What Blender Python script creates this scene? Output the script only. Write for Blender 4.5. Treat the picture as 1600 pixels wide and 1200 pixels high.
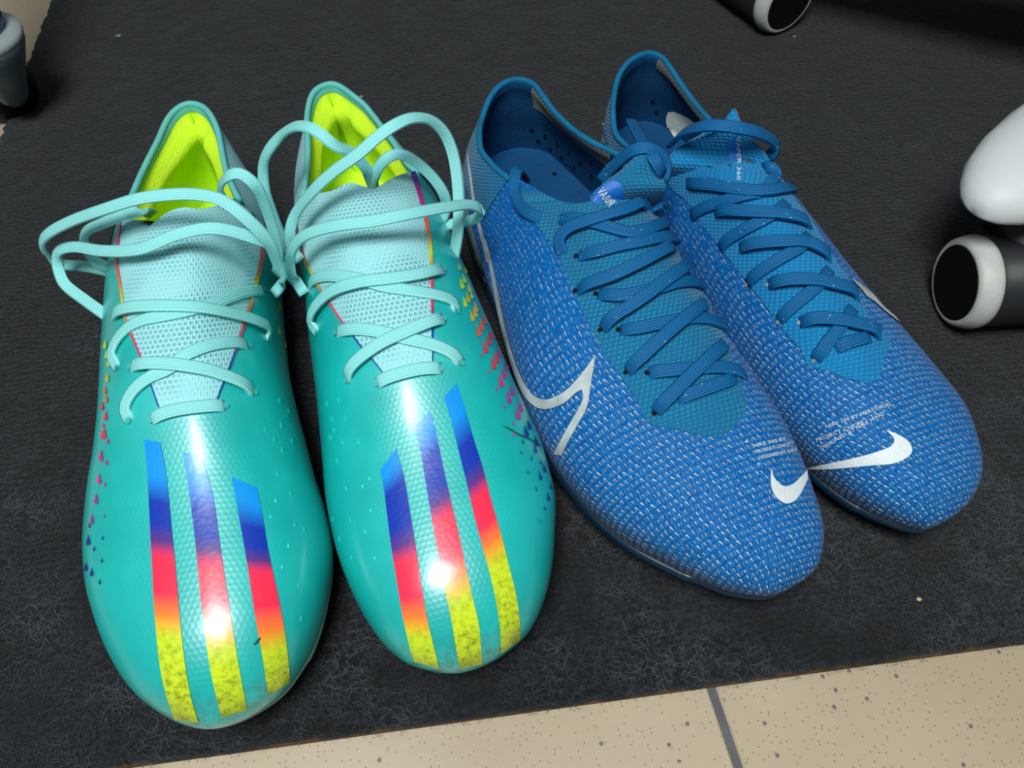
import bpy, bmesh, math, random
import numpy as np
from mathutils import Vector, Matrix
from mathutils.bvhtree import BVHTree

for o in list(bpy.data.objects): bpy.data.objects.remove(o, do_unlink=True)
SC = bpy.context.scene
COL = SC.collection
rng = np.random.default_rng(7)
random.seed(7)

# ---------------------------------------------------------------- camera, light, exposure
CAM_H, PITCH, FPX = 0.325, math.radians(55), 1250.0
cd = bpy.data.cameras.new('camera'); cam = bpy.data.objects.new('camera', cd); COL.objects.link(cam)
cam.location = (0, 0, CAM_H); cam.rotation_euler = (math.radians(90) - PITCH, 0, 0)
cd.sensor_fit = 'HORIZONTAL'; cd.sensor_width = 36; cd.lens = FPX / 1600 * 36; cd.clip_start = 0.01
SC.camera = cam
SC.view_settings.view_transform = 'Standard'; SC.view_settings.look = 'None'
SC.view_settings.gamma = 1; SC.view_settings.use_curve_mapping = False
SC.view_settings.exposure = 0.0

world = bpy.data.worlds.new('world'); SC.world = world; world.use_nodes = True
bg = world.node_tree.nodes['Background']; bg.inputs[0].default_value = (0.80, 0.92, 1.0, 1); bg.inputs[1].default_value = 0.17

def area_light(name, loc, target, sx, sy, power, col):
    ld = bpy.data.lights.new(name, 'AREA'); ld.shape = 'RECTANGLE'; ld.size = sx; ld.size_y = sy
    ld.energy = power; ld.color = col
    o = bpy.data.objects.new(name, ld); COL.objects.link(o); o.location = loc
    o.rotation_euler = (Vector(target) - Vector(loc)).to_track_quat('-Z', 'Y').to_euler()
    return o
area_light('ceiling_lamp', (-0.12, -0.22, 1.15), (0, 0.12, 0), 0.36, 0.36, 16, (0.93, 1.0, 0.99))

# ---------------------------------------------------------------- helpers
def link(name, V, F, mat=None, parent=None, smooth=True, uv=None, attr=None):
    me = bpy.data.meshes.new(name)
    me.from_pydata([tuple(map(float, v)) for v in V], [], [tuple(map(int, f)) for f in F])
    if smooth: me.polygons.foreach_set('use_smooth', [True] * len(me.polygons))
    if uv is not None:
        l = me.uv_layers.new(name='UVMap')
        vi = np.zeros(len(me.loops), dtype=np.int32); me.loops.foreach_get('vertex_index', vi)
        l.data.foreach_set('uv', np.asarray(uv, dtype=np.float32)[vi].ravel())
    if attr:
        for k, a in attr.items():
            at = me.attributes.new(k, 'FLOAT', 'POINT'); at.data.foreach_set('value', np.asarray(a, dtype=np.float32))
    if mat: me.materials.append(mat)
    o = bpy.data.objects.new(name, me); COL.objects.link(o)
    if parent: o.parent = parent
    return o

def tag(o, label=None, cat=None, group=None, kind=None):
    if label: o['label'] = label
    if cat: o['category'] = cat
    if group: o['group'] = group
    if kind: o['kind'] = kind
    return o

def empty(name, loc, rz=0, label=None, cat=None, group=None):
    o = bpy.data.objects.new(name, None); COL.objects.link(o); o.empty_display_size = 0.03
    o.location = loc; o.rotation_euler = (0, 0, rz)
    return tag(o, label, cat, group)

def grid_faces(n, m, off=0, wrap_m=False, flip=False):
    F = []
    for i in range(n - 1):
        for j in range(m if wrap_m else m - 1):
            a, b = off + i * m + j, off + i * m + (j + 1) % m
            c, d = b + m, a + m
            F.append((a, d, c, b) if flip else (a, b, c, d))
    return F

def fix_normals(o):
    bm = bmesh.new(); bm.from_mesh(o.data)
    bmesh.ops.recalc_face_normals(bm, faces=bm.faces); bm.to_mesh(o.data); bm.free()
    return o

def smoothstep(x): x = np.clip(x, 0, 1); return x * x * (3 - 2 * x)
def interp(t, tab, col): 
    tab = np.asarray(tab, float)
    return np.interp(t, tab[:, 0], tab[:, col])

def pchip(x, xs, ys):
    xs, ys, x = np.asarray(xs, float), np.asarray(ys, float), np.asarray(x, float)
    h = np.diff(xs); d = np.diff(ys) / h; m = np.zeros_like(ys)
    m[0], m[-1] = d[0], d[-1]
    for i in range(1, len(xs) - 1):
        if d[i - 1] * d[i] > 0:
            w1, w2 = 2 * h[i] + h[i - 1], h[i] + 2 * h[i - 1]
            m[i] = (w1 + w2) / (w1 / d[i - 1] + w2 / d[i])
    x = np.clip(x, xs[0], xs[-1]); k = np.clip(np.searchsorted(xs, x, side='right') - 1, 0, len(xs) - 2)
    t = (x - xs[k]) / h[k]
    return ((1 + 2 * t) * (1 - t) ** 2 * ys[k] + t * (1 - t) ** 2 * h[k] * m[k]
            + t * t * (3 - 2 * t) * ys[k + 1] + t * t * (t - 1) * h[k] * m[k + 1])

def resample(P, n):
    """Catmull-Rom through the points, resampled to n by arc length"""
    P = np.asarray(P, float)
    Q = np.vstack([2 * P[0] - P[1], P, 2 * P[-1] - P[-2]])
    out = []
    for i in range(1, len(Q) - 2):
        p0, p1, p2, p3 = Q[i - 1], Q[i], Q[i + 1], Q[i + 2]
        for t in np.linspace(0, 1, 14, endpoint=False):
            out.append(.5 * (2 * p1 + (p2 - p0) * t + (2 * p0 - 5 * p1 + 4 * p2 - p3) * t * t + (3 * p1 - p0 - 3 * p2 + p3) * t ** 3))
    out.append(P[-1]); out = np.array(out)
    s = np.r_[0, np.cumsum(np.linalg.norm(np.diff(out[:, :2], axis=0), axis=1))]
    if s[-1] < 1e-9: return np.repeat(P[:1], n, 0)
    return np.stack([np.interp(np.linspace(0, s[-1], n), s, out[:, k]) for k in range(out.shape[1])], 1)

# the lens: a photograph pixel (1600 x 1200) becomes a ray in the world
ST, CT = math.sin(PITCH), math.cos(PITCH)
CAM = Vector((0, 0, CAM_H))
def ray(u, v):
    a, b = (u - 800) / FPX, (v - 600) / FPX
    return Vector((a, CT - b * ST, -ST - b * CT))
def at(u, v, z):
    d = ray(u, v); return CAM + d * ((z - CAM_H) / d.z)
class Crop:                                     # coordinates read in an enlarged detail of the photograph
    def __init__(s, ox, oy, k): s.o = (ox, oy); s.k = k
    def __call__(s, pts):
        return [(s.o[0] + p[0] / s.k, s.o[1] + p[1] / s.k) + tuple(p[2:]) for p in pts]
FULL = Crop(0, 0, 1)

# ---------------------------------------------------------------- node helpers
def S(r, g, b):
    f = lambda c: (c / 255 / 12.92) if c / 255 <= .04045 else ((c / 255 + .055) / 1.055) ** 2.4
    return (f(r), f(g), f(b), 1)

class NT:
    def __init__(s, name, rough=.5, spec=.5):
        s.m = bpy.data.materials.new(name); s.m.use_nodes = True; s.t = s.m.node_tree
        s.b = s.t.nodes['Principled BSDF']; s.b.inputs['Roughness'].default_value = rough
        s.b.inputs['Specular IOR Level'].default_value = spec
    def n(s, typ, **kw):
        nd = s.t.nodes.new(typ)
        for k, v in kw.items(): setattr(nd, k, v)
        return nd
    def lk(s, a, b): s.t.links.new(a, b)
    def put(s, inp, v):
        if hasattr(v, 'is_linked') or hasattr(v, 'links'): s.lk(v, inp)
        else: inp.default_value = v
    def math(s, op, a, b=None, c=None, clamp=False):
        nd = s.n('ShaderNodeMath', operation=op, use_clamp=clamp)
        s.put(nd.inputs[0], a)
        if b is not None: s.put(nd.inputs[1], b)
        if c is not None: s.put(nd.inputs[2], c)
        return nd.outputs[0]
    def mix(s, f, a, b):
        nd = s.n('ShaderNodeMix', data_type='RGBA'); s.put(nd.inputs[0], f); s.put(nd.inputs[6], a); s.put(nd.inputs[7], b)
        return nd.outputs[2]
    def rng(s, v, a, b, c=0., d=1.):
        nd = s.n('ShaderNodeMapRange'); s.put(nd.inputs[0], v)
        for i, q in enumerate((a, b, c, d)): s.put(nd.inputs[1 + i], q)
        return nd.outputs[0]
    def noise(s, scale, vec=None, detail=3, rough=.55):
        nd = s.n('ShaderNodeTexNoise'); nd.inputs['Scale'].default_value = scale; nd.inputs['Detail'].default_value = detail
        nd.inputs['Roughness'].default_value = rough
        s.lk(vec if vec is not None else s.obj(), nd.inputs['Vector']); return nd.outputs['Fac']
    def voro(s, scale, vec=None, feature='F1', dim='3D'):
        nd = s.n('ShaderNodeTexVoronoi', feature=feature, voronoi_dimensions=dim); nd.inputs['Scale'].default_value = scale
        s.lk(vec if vec is not None else s.obj(), nd.inputs['Vector']); return nd
    def obj(s): return s.n('ShaderNodeTexCoord').outputs['Object']
    def uv(s): return s.n('ShaderNodeTexCoord').outputs['UV']
    def sep(s, v):
        nd = s.n('ShaderNodeSeparateXYZ'); s.lk(v, nd.inputs[0]); return nd.outputs
    def comb(s, x, y, z=0.):
        nd = s.n('ShaderNodeCombineXYZ'); s.put(nd.inputs[0], x); s.put(nd.inputs[1], y); s.put(nd.inputs[2], z); return nd.outputs[0]
    def attr(s, name): return s.n('ShaderNodeAttribute', attribute_name=name).outputs['Fac']
    def ramp(s, f, stops, interp='LINEAR'):
        nd = s.n('ShaderNodeValToRGB'); cr = nd.color_ramp; cr.interpolation = interp
        while len(cr.elements) < len(stops): cr.elements.new(.5)
        for e, (p, c) in zip(cr.elements, stops): e.position = p; e.color = c
        s.put(nd.inputs[0], f); return nd.outputs[0]
    def col(s, c): s.put(s.b.inputs['Base Color'], c); return s
    def bump(s, hgt, dist=.0005, strength=1.):
        nd = s.n('ShaderNodeBump'); nd.inputs['Distance'].default_value = dist; nd.inputs['Strength'].default_value = strength
        s.put(nd.inputs['Height'], hgt); s.lk(nd.outputs[0], s.b.inputs['Normal']); return s
    def set(s, **kw):
        for k, v in kw.items(): s.put(s.b.inputs[k.replace('_', ' ')], v)
        return s

def plain(name, c, rough=.5, spec=.5, bump=None, var=0., metal=0.):
    t = NT(name, rough, spec)
    if var: t.col(t.mix(t.rng(t.noise(60, detail=4), .35, .65), tuple(x * (1 - var) for x in c[:3]) + (1,), c))
    else: t.col(c)
    if bump: t.bump(t.noise(bump[0], detail=2), bump[1])
    if metal: t.set(Metallic=metal)
    return t.m

def mat_teal():
    t = NT('teal_coated_synthetic', .40, .75)
    n = t.noise(30, detail=3)
    base = t.mix(t.rng(n, .35, .65), S(4, 170, 166), S(14, 184, 178))
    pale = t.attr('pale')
    base = t.mix(t.math('MULTIPLY', pale, .55), base, S(120, 222, 222))  # painted highlight: paler teal stands in for the sheen along the ridge
    dirt = t.math('MULTIPLY', t.attr('dirt'), t.rng(t.noise(260, detail=5, rough=.7), .42, .62))
    base = t.mix(t.math('MULTIPLY', dirt, .8), base, S(70, 74, 62))
    t.col(base)
    uvs = t.sep(t.uv()); k = 1 / .0021
    row = t.math('FLOOR', t.math('MULTIPLY', uvs[1], k))
    fu = t.math('FRACT', t.math('ADD', t.math('MULTIPLY', uvs[0], k), t.math('MULTIPLY', t.math('MODULO', row, 2.), .5)))
    fv = t.math('FRACT', t.math('MULTIPLY', uvs[1], k))
    dx = t.math('SUBTRACT', fu, .5); dy = t.math('SUBTRACT', fv, .5)
    r = t.math('SQRT', t.math('ADD', t.math('MULTIPLY', dx, dx), t.math('MULTIPLY', dy, dy)))
    hex_ = t.math('MULTIPLY', t.rng(r, .2, .48, 0., 1.), t.attr('hex'))
    t.bump(t.math('ADD', t.math('MULTIPLY', hex_, .30), t.math('MULTIPLY', t.noise(90, detail=2), .9)), .00018, .8)
    t.set(Coat_Weight=.5, Coat_Roughness=.16, Sheen_Weight=0.)
    return t.m

def mat_knit(name, c1, c2, per=.0018, rough=.75, dist=.0004):
    """fine knitted cloth: staggered little loops"""
    t = NT(name, rough, .25)
    uvs = t.sep(t.uv()); k = 1 / per
    row = t.math('FLOOR', t.math('MULTIPLY', uvs[1], k))
    u2 = t.math('ADD', t.math('MULTIPLY', uvs[0], k * .8), t.math('MULTIPLY', t.math('MODULO', row, 2.), .5))
    dx = t.math('SUBTRACT', t.math('FRACT', u2), .5); dy = t.math('SUBTRACT', t.math('FRACT', t.math('MULTIPLY', uvs[1], k)), .5)
    sl = t.math('ADD', dx, t.math('MULTIPLY', dy, .5))
    r = t.math('SQRT', t.math('ADD', t.math('MULTIPLY', sl, sl), t.math('MULTIPLY', dy, dy)))
    h = t.rng(r, .5, .12)
    nz = t.noise(45, detail=4)
    c = t.mix(t.math('MULTIPLY', h, t.rng(nz, .3, .7, .5, 1.)), c1, c2)
    t.col(c).bump(h, dist)
    t.set(Sheen_Weight=.15)
    return t.m

def mat_mesh_tongue():
    t = NT('pale_cyan_mesh_knit', .7, .3)
    uvs = t.sep(t.uv()); k = 1 / .0021
    row = t.math('FLOOR', t.math('MULTIPLY', uvs[1], k))
    u2 = t.math('ADD', t.math('MULTIPLY', uvs[0], k), t.math('MULTIPLY', t.math('MODULO', row, 2.), .5))
    dx = t.math('SUBTRACT', t.math('FRACT', u2), .5); dy = t.math('SUBTRACT', t.math('FRACT', t.math('MULTIPLY', uvs[1], k)), .5)
    r = t.math('SQRT', t.math('ADD', t.math('MULTIPLY', dx, dx), t.math('MULTIPLY', dy, dy)))
    hole = t.rng(r, .34, .2)
    zone = t.rng(t.noise(38, detail=1), .42, .58)
    hole = t.math('MULTIPLY', hole, t.math('MULTIPLY_ADD', zone, .75, .2))
    t.col(t.mix(t.math('MULTIPLY', hole, .62), S(156, 217, 221), S(78, 164, 174)))
    fine = t.rng(t.math('SINE', t.math('MULTIPLY', uvs[0], 2 * math.pi / .0011)), -1, 1)
    t.bump(t.math('SUBTRACT', t.math('MULTIPLY', fine, .25), hole), .0005)
    t.set(Sheen_Weight=.15)
    return t.m

def mat_blue():
    """blue woven upper with short white yarn dashes"""
    t = NT('blue_dash_knit', .66, .14)
    uvs = t.sep(t.uv()); per = .0027; k = 1 / per
    v = t.math('MULTIPLY', uvs[1], k * 1.02); row = t.math('FLOOR', v); fv = t.math('FRACT', v)
    wob = t.math('MULTIPLY', t.math('SUBTRACT', t.noise(130, detail=2), .5), .5)
    u = t.math('ADD', t.math('ADD', t.math('MULTIPLY', uvs[0], k), t.math('ADD', t.math('MULTIPLY', row, .43), 0.)), wob)
    cell = t.math('FLOOR', u); fu = t.math('FRACT', u)
    wn = t.n('ShaderNodeTexWhiteNoise', noise_dimensions='2D'); t.lk(t.comb(cell, row), wn.inputs['Vector'])
    r = wn.outputs['Value']; rc = t.sep(wn.outputs['Color'])
    dy = t.math('ADD', t.math('SUBTRACT', fv, .5), t.math('MULTIPLY_ADD', rc[2], .24, -.12))
    lean = t.math('MULTIPLY_ADD', rc[0], .5, .15)
    dx = t.math('ABSOLUTE', t.math('ADD', t.math('ADD', t.math('SUBTRACT', fu, .5), t.math('MULTIPLY_ADD', rc[1], .3, -.15)), t.math('MULTIPLY', dy, lean)))
    w = t.math('MULTIPLY_ADD', fv, .10, .01)
    across = t.rng(t.math('SUBTRACT', dx, w), .045, -.02)
    along = t.rng(t.math('ABSOLUTE', dy), t.math('MULTIPLY_ADD', rc[1], .18, .26), t.math('MULTIPLY_ADD', rc[1], .18, .18))
    dens = t.attr('dash')
    on = t.rng(t.math('SUBTRACT', t.math('MULTIPLY_ADD', dens, .5, .5), r), -.06, .06)
    dash = t.math('MULTIPLY', t.math('MULTIPLY', t.math('MULTIPLY', across, along), on), t.math('MULTIPLY_ADD', dens, .75, .2, clamp=True))
    # greyer second yarn beside each dash
    dx2 = t.math('ABSOLUTE', t.math('SUBTRACT', t.math('FRACT', t.math('ADD', fu, .45)), .5))
    blob = t.math('MULTIPLY', t.math('MULTIPLY', t.rng(dx2, .26, .1), t.rng(t.math('ABSOLUTE', dy), .42, .2)), t.rng(t.math('SUBTRACT', dens, rc[2]), .0, .5))
    fine = t.noise(900, detail=2, rough=.7)
    base = t.mix(t.rng(fine, .35, .65), S(0, 70, 134), S(0, 110, 186))
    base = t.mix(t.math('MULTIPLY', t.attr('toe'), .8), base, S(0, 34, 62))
    base = t.mix(t.math('MULTIPLY', blob, t.math('MULTIPLY_ADD', rc[2], .5, .1)), base, S(110, 160, 190))
    base = t.mix(t.math('MULTIPLY', dash, t.math('MULTIPLY_ADD', rc[0], .55, .42)), base, S(240, 246, 248))
    t.col(base)
    hgt = t.math('ADD', t.math('MULTIPLY', dash, .8), t.math('ADD', t.math('MULTIPLY', blob, .5), t.math('MULTIPLY', fine, .35)))
    t.bump(hgt, .00045)
    t.set(Sheen_Weight=.05)
    return t.m

def mat_lace(name, c1, c2, glit=0.):
    t = NT(name, .6, .35)
    uvs = t.sep(t.uv())
    a = t.math('SINE', t.math('MULTIPLY', uvs[0], 2 * math.pi * 5))
    ph = t.math('ADD', t.math('MULTIPLY', uvs[1], 2 * math.pi / .0013), t.math('MULTIPLY', t.math('FLOOR', t.math('MULTIPLY', uvs[0], 8.)), 3.14))
    b = t.math('SINE', ph)
    h = t.math('ADD', t.rng(a, -1, 1), t.math('MULTIPLY', t.rng(b, -1, 1), .6))
    c = t.mix(t.rng(h, .3, 1.4), c1, c2)
    if glit:
        g = t.rng(t.voro(420).outputs['Distance'], .16, .09)
        g = t.math('MULTIPLY', g, t.rng(t.noise(170, detail=0), .58, .62))
        c = t.mix(t.math('MULTIPLY', g, glit), c, S(190, 225, 240))
    t.col(c).bump(h, .00022)
    return t.m

def mat_ramp(name, stops, rough=.3, dirt=False, dots=False):
    t = NT(name, rough, .5)
    uvs = t.sep(t.uv()); c = t.ramp(uvs[0], stops)
    if dirt:
        d = t.math('MULTIPLY', t.rng(t.noise(420, detail=5, rough=.75), .44, .66), t.rng(uvs[0], .68, .98, 0., .9))
        d2 = t.math('MULTIPLY', t.rng(uvs[0], .93, 1.0, 0., .75), t.rng(t.noise(160), .3, .6))
        c = t.mix(t.math('MAXIMUM', d, d2), c, S(74, 66, 30))
    t.col(c)
    h = t.math('ADD', t.math('MULTIPLY', t.noise(90, detail=2), .9), t.math('MULTIPLY', t.voro(560).outputs['Distance'], .25))
    t.bump(h, .00016, .8)
    t.set(Coat_Weight=.35, Coat_Roughness=.18)
    return t.m

AZ, DB, PU, RD, OR, YG = S(6, 146, 232), S(8, 52, 168), S(92, 48, 130), S(252, 44, 78), S(255, 130, 48), S(205, 226, 38)
M = dict(
    teal=mat_teal(), tongue=mat_mesh_tongue(), blue=mat_blue(),
    lace_teal=mat_lace('cyan_braided_lace', S(128, 216, 214), S(168, 240, 238)),
    lace_blue=mat_lace('blue_braided_lace', S(0, 72, 124), S(4, 114, 174), .8),
    stripe=mat_ramp('rainbow_foil_print', [(0, AZ), (.1, AZ), (.2, DB), (.3, DB), (.4, PU), (.5, RD), (.6, RD), (.7, OR), (.8, YG), (1, YG)], dirt=True),
    line=mat_ramp('rainbow_edge_print', [(0, S(60, 50, 170)), (.1, S(150, 40, 140)), (.27, S(236, 44, 96)), (.40, S(240, 120, 40)), (.50, S(214, 222, 40)), (.57, S(236, 140, 40)), (.66, S(246, 48, 60)), (.78, S(230, 40, 90)), (.83, S(20, 50, 160)), (1, S(10, 50, 150))]),
    heel_line=mat_ramp('violet_blue_print', [(0, S(160, 40, 140)), (.25, S(70, 40, 150)), (.5, S(14, 62, 190)), (1, S(14, 80, 200))]),
    lining=plain('lime_terry_lining', S(212, 246, 52), .9, .1, (900, .0004), .05),
    collar_knit=mat_knit('pale_cyan_collar', S(126, 190, 198), S(168, 222, 226), .0014),
    rim_teal=plain('grey_teal_binding', S(104, 190, 184), .6, .3, (900, .0003), .12),
    clear=plain('clear_milky_plate', S(176, 214, 206), .25, .5),
    stud_clear=plain('pale_stud_plastic', S(190, 226, 222), .3, .5),
    knit=mat_knit('teal_blue_knit', S(8, 96, 138), S(20, 138, 182), .0019),
    knit_bright=mat_knit('bright_blue_knit', S(4, 108, 164), S(16, 150, 206), .0019),
    knit_dark=mat_knit('collar_blue_knit', S(6, 92, 136), S(14, 124, 168), .0016),
    rim_blue=plain('blue_collar_binding', S(14, 112, 156), .75, .25, (900, .0003), .25),
    lining_blue=plain('navy_lining', S(8, 62, 104), .8, .2, (700, .0004), .25),
    insole_blue=plain('blue_insole', S(8, 70, 118), .75, .25, (500, .0003), .2),
    lining_grey=mat_knit('worn_grey_lining', S(72, 76, 74), S(138, 140, 134), .0014),
    insole_white=plain('worn_white_label', S(196, 200, 196), .6, .3, (300, .0002), .15),
    plate_blue=plain('navy_translucent_plate', S(5, 36, 56), .32, .5),
    stud_blue=plain('dark_blue_stud', S(10, 50, 90), .35, .5),
    white=plain('white_logo_print', S(224, 230, 232), .45, .4, (900, .0003), .12),
    off_white=plain('scuffed_silver_print', S(200, 206, 206), .5, .4, (300, .0003), .45),
    silver=plain('scuffed_silver_plate', S(150, 160, 162), .4, .5, (120, .0004), .6),
    black=plain('black_hole', S(6, 8, 10), .8, .2),
    eyelet_pale=plain('pale_eyelet', S(60, 176, 174), .5, .4),
    tag_blue=plain('blue_tongue_tag', S(14, 104, 196), .5, .4, (600, .0002), .12),
    scuff=plain('dark_scuff', S(36, 70, 66), .7, .2),
)
def drop_mat(i, c): return plain('droplet_print_%s' % i, c, .35, .5)
M.update(d_yel=drop_mat('yellow', S(196, 226, 30)), d_gold=drop_mat('gold', S(226, 176, 40)), d_org=drop_mat('orange', S(246, 96, 44)),
         d_red=drop_mat('red', S(244, 50, 70)), d_pink=drop_mat('pink', S(226, 44, 120)), d_mag=drop_mat('magenta', S(190, 48, 140)), d_navy=drop_mat('navy', S(30, 44, 140)))

# ---------------------------------------------------------------- floor of speckled tiles
GROUND = -0.0045                                 # tile top; the carpet's top is z = 0
def mat_tile():
    t = NT('speckled_beige_tile', .38, .45)
    n = t.noise(9, detail=4)
    base = t.mix(t.rng(n, .3, .7), S(172, 153, 127), S(186, 168, 143))
    v = t.voro(340, dim='2D'); v2 = t.voro(170, dim='2D')
    keep = t.rng(t.sep(v.outputs['Color'])[0], .50, .52)
    keep2 = t.rng(t.sep(v2.outputs['Color'])[1], .90, .92)
    sp = t.math('MULTIPLY', t.rng(v.outputs['Distance'], .15, .08), keep)
    sp2 = t.math('MULTIPLY', t.rng(v2.outputs['Distance'], .17, .11), keep2)
    s = t.math('MAXIMUM', t.math('MULTIPLY', sp, .62), t.math('MULTIPLY', sp2, .85))
    t.col(t.mix(s, base, S(86, 82, 84)))
    t.bump(t.noise(140, detail=3), .00012)
    return t.m
tile_m = mat_tile()
grout_m = plain('dark_grey_grout', S(98, 98, 99), .9, .2, (300, .0004), .2)

TA = math.radians(11.9)
tx, ty = Vector((math.cos(TA), math.sin(TA), 0)), Vector((-math.sin(TA), math.cos(TA), 0))
J = at(1131, 1130, GROUND)                       # a point on the one visible joint
TS, GW = 0.40, 0.0034
floor = empty('floor', (J.x, J.y, GROUND), TA); floor['kind'] = 'structure'
g = link('grout', [(-2.3, -2.0, -.012), (2.3, -2.0, -.012), (2.3, 2.6, -.012), (-2.3, 2.6, -.012), (-2.3, -2.0, -.0012), (2.3, -2.0, -.0012), (2.3, 2.6, -.0012), (-2.3, 2.6, -.0012)],
         [(0, 3, 2, 1), (4, 5, 6, 7), (0, 1, 5, 4), (1, 2, 6, 5), (2, 3, 7, 6), (3, 0, 4, 7)], grout_m, floor, smooth=False)
def bevel_box(sx, sy, z0, z1, b):
    V = []; F = []
    for z, i in ((z0, 0), (z1 - b, 0), (z1, b)):
        V += [(i, i, z), (sx - i, i, z), (sx - i, sy - i, z), (i, sy - i, z)]
    F = [(0, 3, 2, 1), (8, 9, 10, 11)]
    for k in (0, 4):
        for j in range(4): F.append((k + j, k + (j + 1) % 4, k + 4 + (j + 1) % 4, k + 4 + j))
    return V, F
tv, tf = bevel_box(TS - GW, TS - GW, -.009, 0, .0007)
tile0 = None
for i in range(-6, 6):
    for j in range(-5, 7):
        if tile0 is None:
            tile0 = link('tile', tv, tf, tile_m, floor, smooth=False); o = tile0
        else:
            o = tile0.copy(); COL.objects.link(o); o.parent = floor
        o.location = (i * TS + GW / 2, j * TS + .25 - TS, 0)

# ---------------------------------------------------------------- the carpet mat
eL = (at(90, 0, 0) - at(0, 240, 0)).normalized()
pB, pC = at(150, 1200, 0), at(1600, 1000, 0)
eB = (pC - pB).normalized()
ang_m = math.atan2(eB.y, eB.x)
# corner: intersection of the two edges
A_ = np.array([[eB.x, -eL.x], [eB.y, -eL.y]]); p0 = at(0, 240, 0)
s_, _ = np.linalg.solve(A_, np.array([p0.x - pB.x, p0.y - pB.y]))
corner = pB + eB * s_
MW, MD = 1.25, 0.95
mat_root = empty('floor_mat', (corner.x, corner.y, GROUND), ang_m, 'charcoal ribbed carpet mat with cut edges lying under all four football boots', 'mat')
def mat_carpet():
    t = NT('charcoal_needle_felt', .95, .12)
    o = t.obj(); xyz = t.sep(o)
    wob = t.math('MULTIPLY', t.noise(70, o, 3), .0075)
    rib = t.math('SINE', t.math('MULTIPLY', t.math('ADD', xyz[1], wob), 2 * math.pi / .0031))
    rib = t.rng(rib, -1, 1)
    st = t.n('ShaderNodeMapping'); t.lk(o, st.inputs[0]); st.inputs['Scale'].default_value = (.9, 1, 1)
    f1 = t.noise(420, st.outputs[0], 4, .7); f2 = t.noise(1500, o, 2, .7); f3 = t.noise(35, o, 3)
    k = t.math('ADD', t.math('MULTIPLY', rib, .05), t.math('ADD', t.math('MULTIPLY', f1, .95), t.math('MULTIPLY', f3, .35)))
    c = t.ramp(t.math('MULTIPLY', k, .9), [(0.36, S(10, 11, 13)), (.62, S(25, 26, 29)), (.86, S(48, 50, 54))])
    fib = t.rng(f2, .66, .8)
    c = t.mix(t.math('MULTIPLY', fib, .5), c, S(92, 94, 100))
    t.col(c)
    t.bump(t.math('ADD', t.math('MULTIPLY', rib, .14), t.math('ADD', f1, t.math('MULTIPLY', f2, .8))), .0013)
    t.set(Sheen_Weight=.1)
    return t.m
carpet_m = mat_carpet()
nx, ny = 313, 238
xs, ys = np.linspace(0, MW, nx), np.linspace(0, MD, ny)
jx = rng.normal(0, .0005, (ny, nx)); jy = rng.normal(0, .0005, (ny, nx))
X, Y = np.meshgrid(xs, ys)
edge = (X < 1e-6) | (Y < 1e-6)
Z = -GROUND - .0004 + rng.normal(0, .0003, X.shape)
X = X + np.where((X > 1e-6) | True, jx, 0); Y = Y + jy
V = np.stack([X, Y, Z], -1).reshape(-1, 3)
F = grid_faces(ny, nx)
# skirts down to the backing
def skirt(idx):
    global V
    n0 = len(V); low = V[idx].copy(); low[:, 2] = .0012; V = np.vstack([V, low])
    return [(idx[k], n0 + k, n0 + k + 1, idx[k + 1]) for k in range(len(idx) - 1)]
F += skirt(list(range(nx)))[::1]
F += skirt([j * nx for j in range(ny)][::-1])
F += skirt([(ny - 1) * nx + i for i in range(nx)][::-1]); F += skirt([j * nx + nx - 1 for j in range(ny)])
link('pile', V, F, carpet_m, mat_root)
bv = [(-.0007, -.0007, 0), (MW, -.0007, 0), (MW, MD, 0), (-.0007, MD, 0), (-.0007, -.0007, .0011), (MW, -.0007, .0011), (MW, MD, .0011), (-.0007, MD, .0011)]
bk = link('backing', bv, [(0, 3, 2, 1), (4, 5, 6, 7), (0, 1, 5, 4), (1, 2, 6, 5), (2, 3, 7, 6), (3, 0, 4, 7)], plain('brown_backing', S(86, 62, 44), .9, .2, (200, .0003), .4), mat_root, smooth=False)
tag(bk, 'thin brown backing layer')
# loose fibres of the needle felt
def fibres(n, x0, x1, y0, y1, lmin, lmax, wid):
    c = np.stack([rng.uniform(x0, x1, n), rng.uniform(y0, y1, n), np.full(n, -GROUND - .0003)], 1)
    a = rng.normal(0, .9, n) + np.where(rng.random(n) < .5, 0, math.pi); L = rng.uniform(lmin, lmax, n); cu = rng.normal(0, 1.6, n); hh = rng.uniform(.0004, .0017, n)
    K = 4; P = []; p = c.copy(); ang = a.copy()
    for k in range(K + 1):
        q = p.copy(); q[:, 2] += hh * math.sin(math.pi * k / K); P.append((q, ang.copy()))
        p = p + np.stack([np.cos(ang), np.sin(ang), np.zeros(n)], 1) * (L / K)[:, None]; ang = ang + cu / K * 1.5
    V = np.zeros((n, K + 1, 2, 3)); 
    for k, (q, an) in enumerate(P):
        w = wid * (1 if 0 < k < K else .4)
        nrm = np.stack([-np.sin(an), np.cos(an), np.full(n, .25)], 1) * w
        V[:, k, 0] = q - nrm; V[:, k, 1] = q + nrm
    V[..., 0] = np.maximum(V[..., 0], -.003); V[..., 1] = np.maximum(V[..., 1], -.003)
    base = (np.arange(n) * (K + 1) * 2)[:, None, None]
    q = np.arange(K)[None, :, None] * 2 + np.array([0, 1, 3, 2])[None, None, :]
    return V.reshape(-1, 3), (base + q).reshape(-1, 4)
fib_m = NT('grey_fibre', .8, .2); oi = fib_m.noise(25, detail=1)
fib_m.col(fib_m.mix(fib_m.rng(oi, .35, .65), S(44, 46, 50), S(92, 94, 100))); fib_m = fib_m.m
Va, Fa = fibres(26000, -.001, .78, -.001, .12, .003, .009, .00006)
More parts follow.
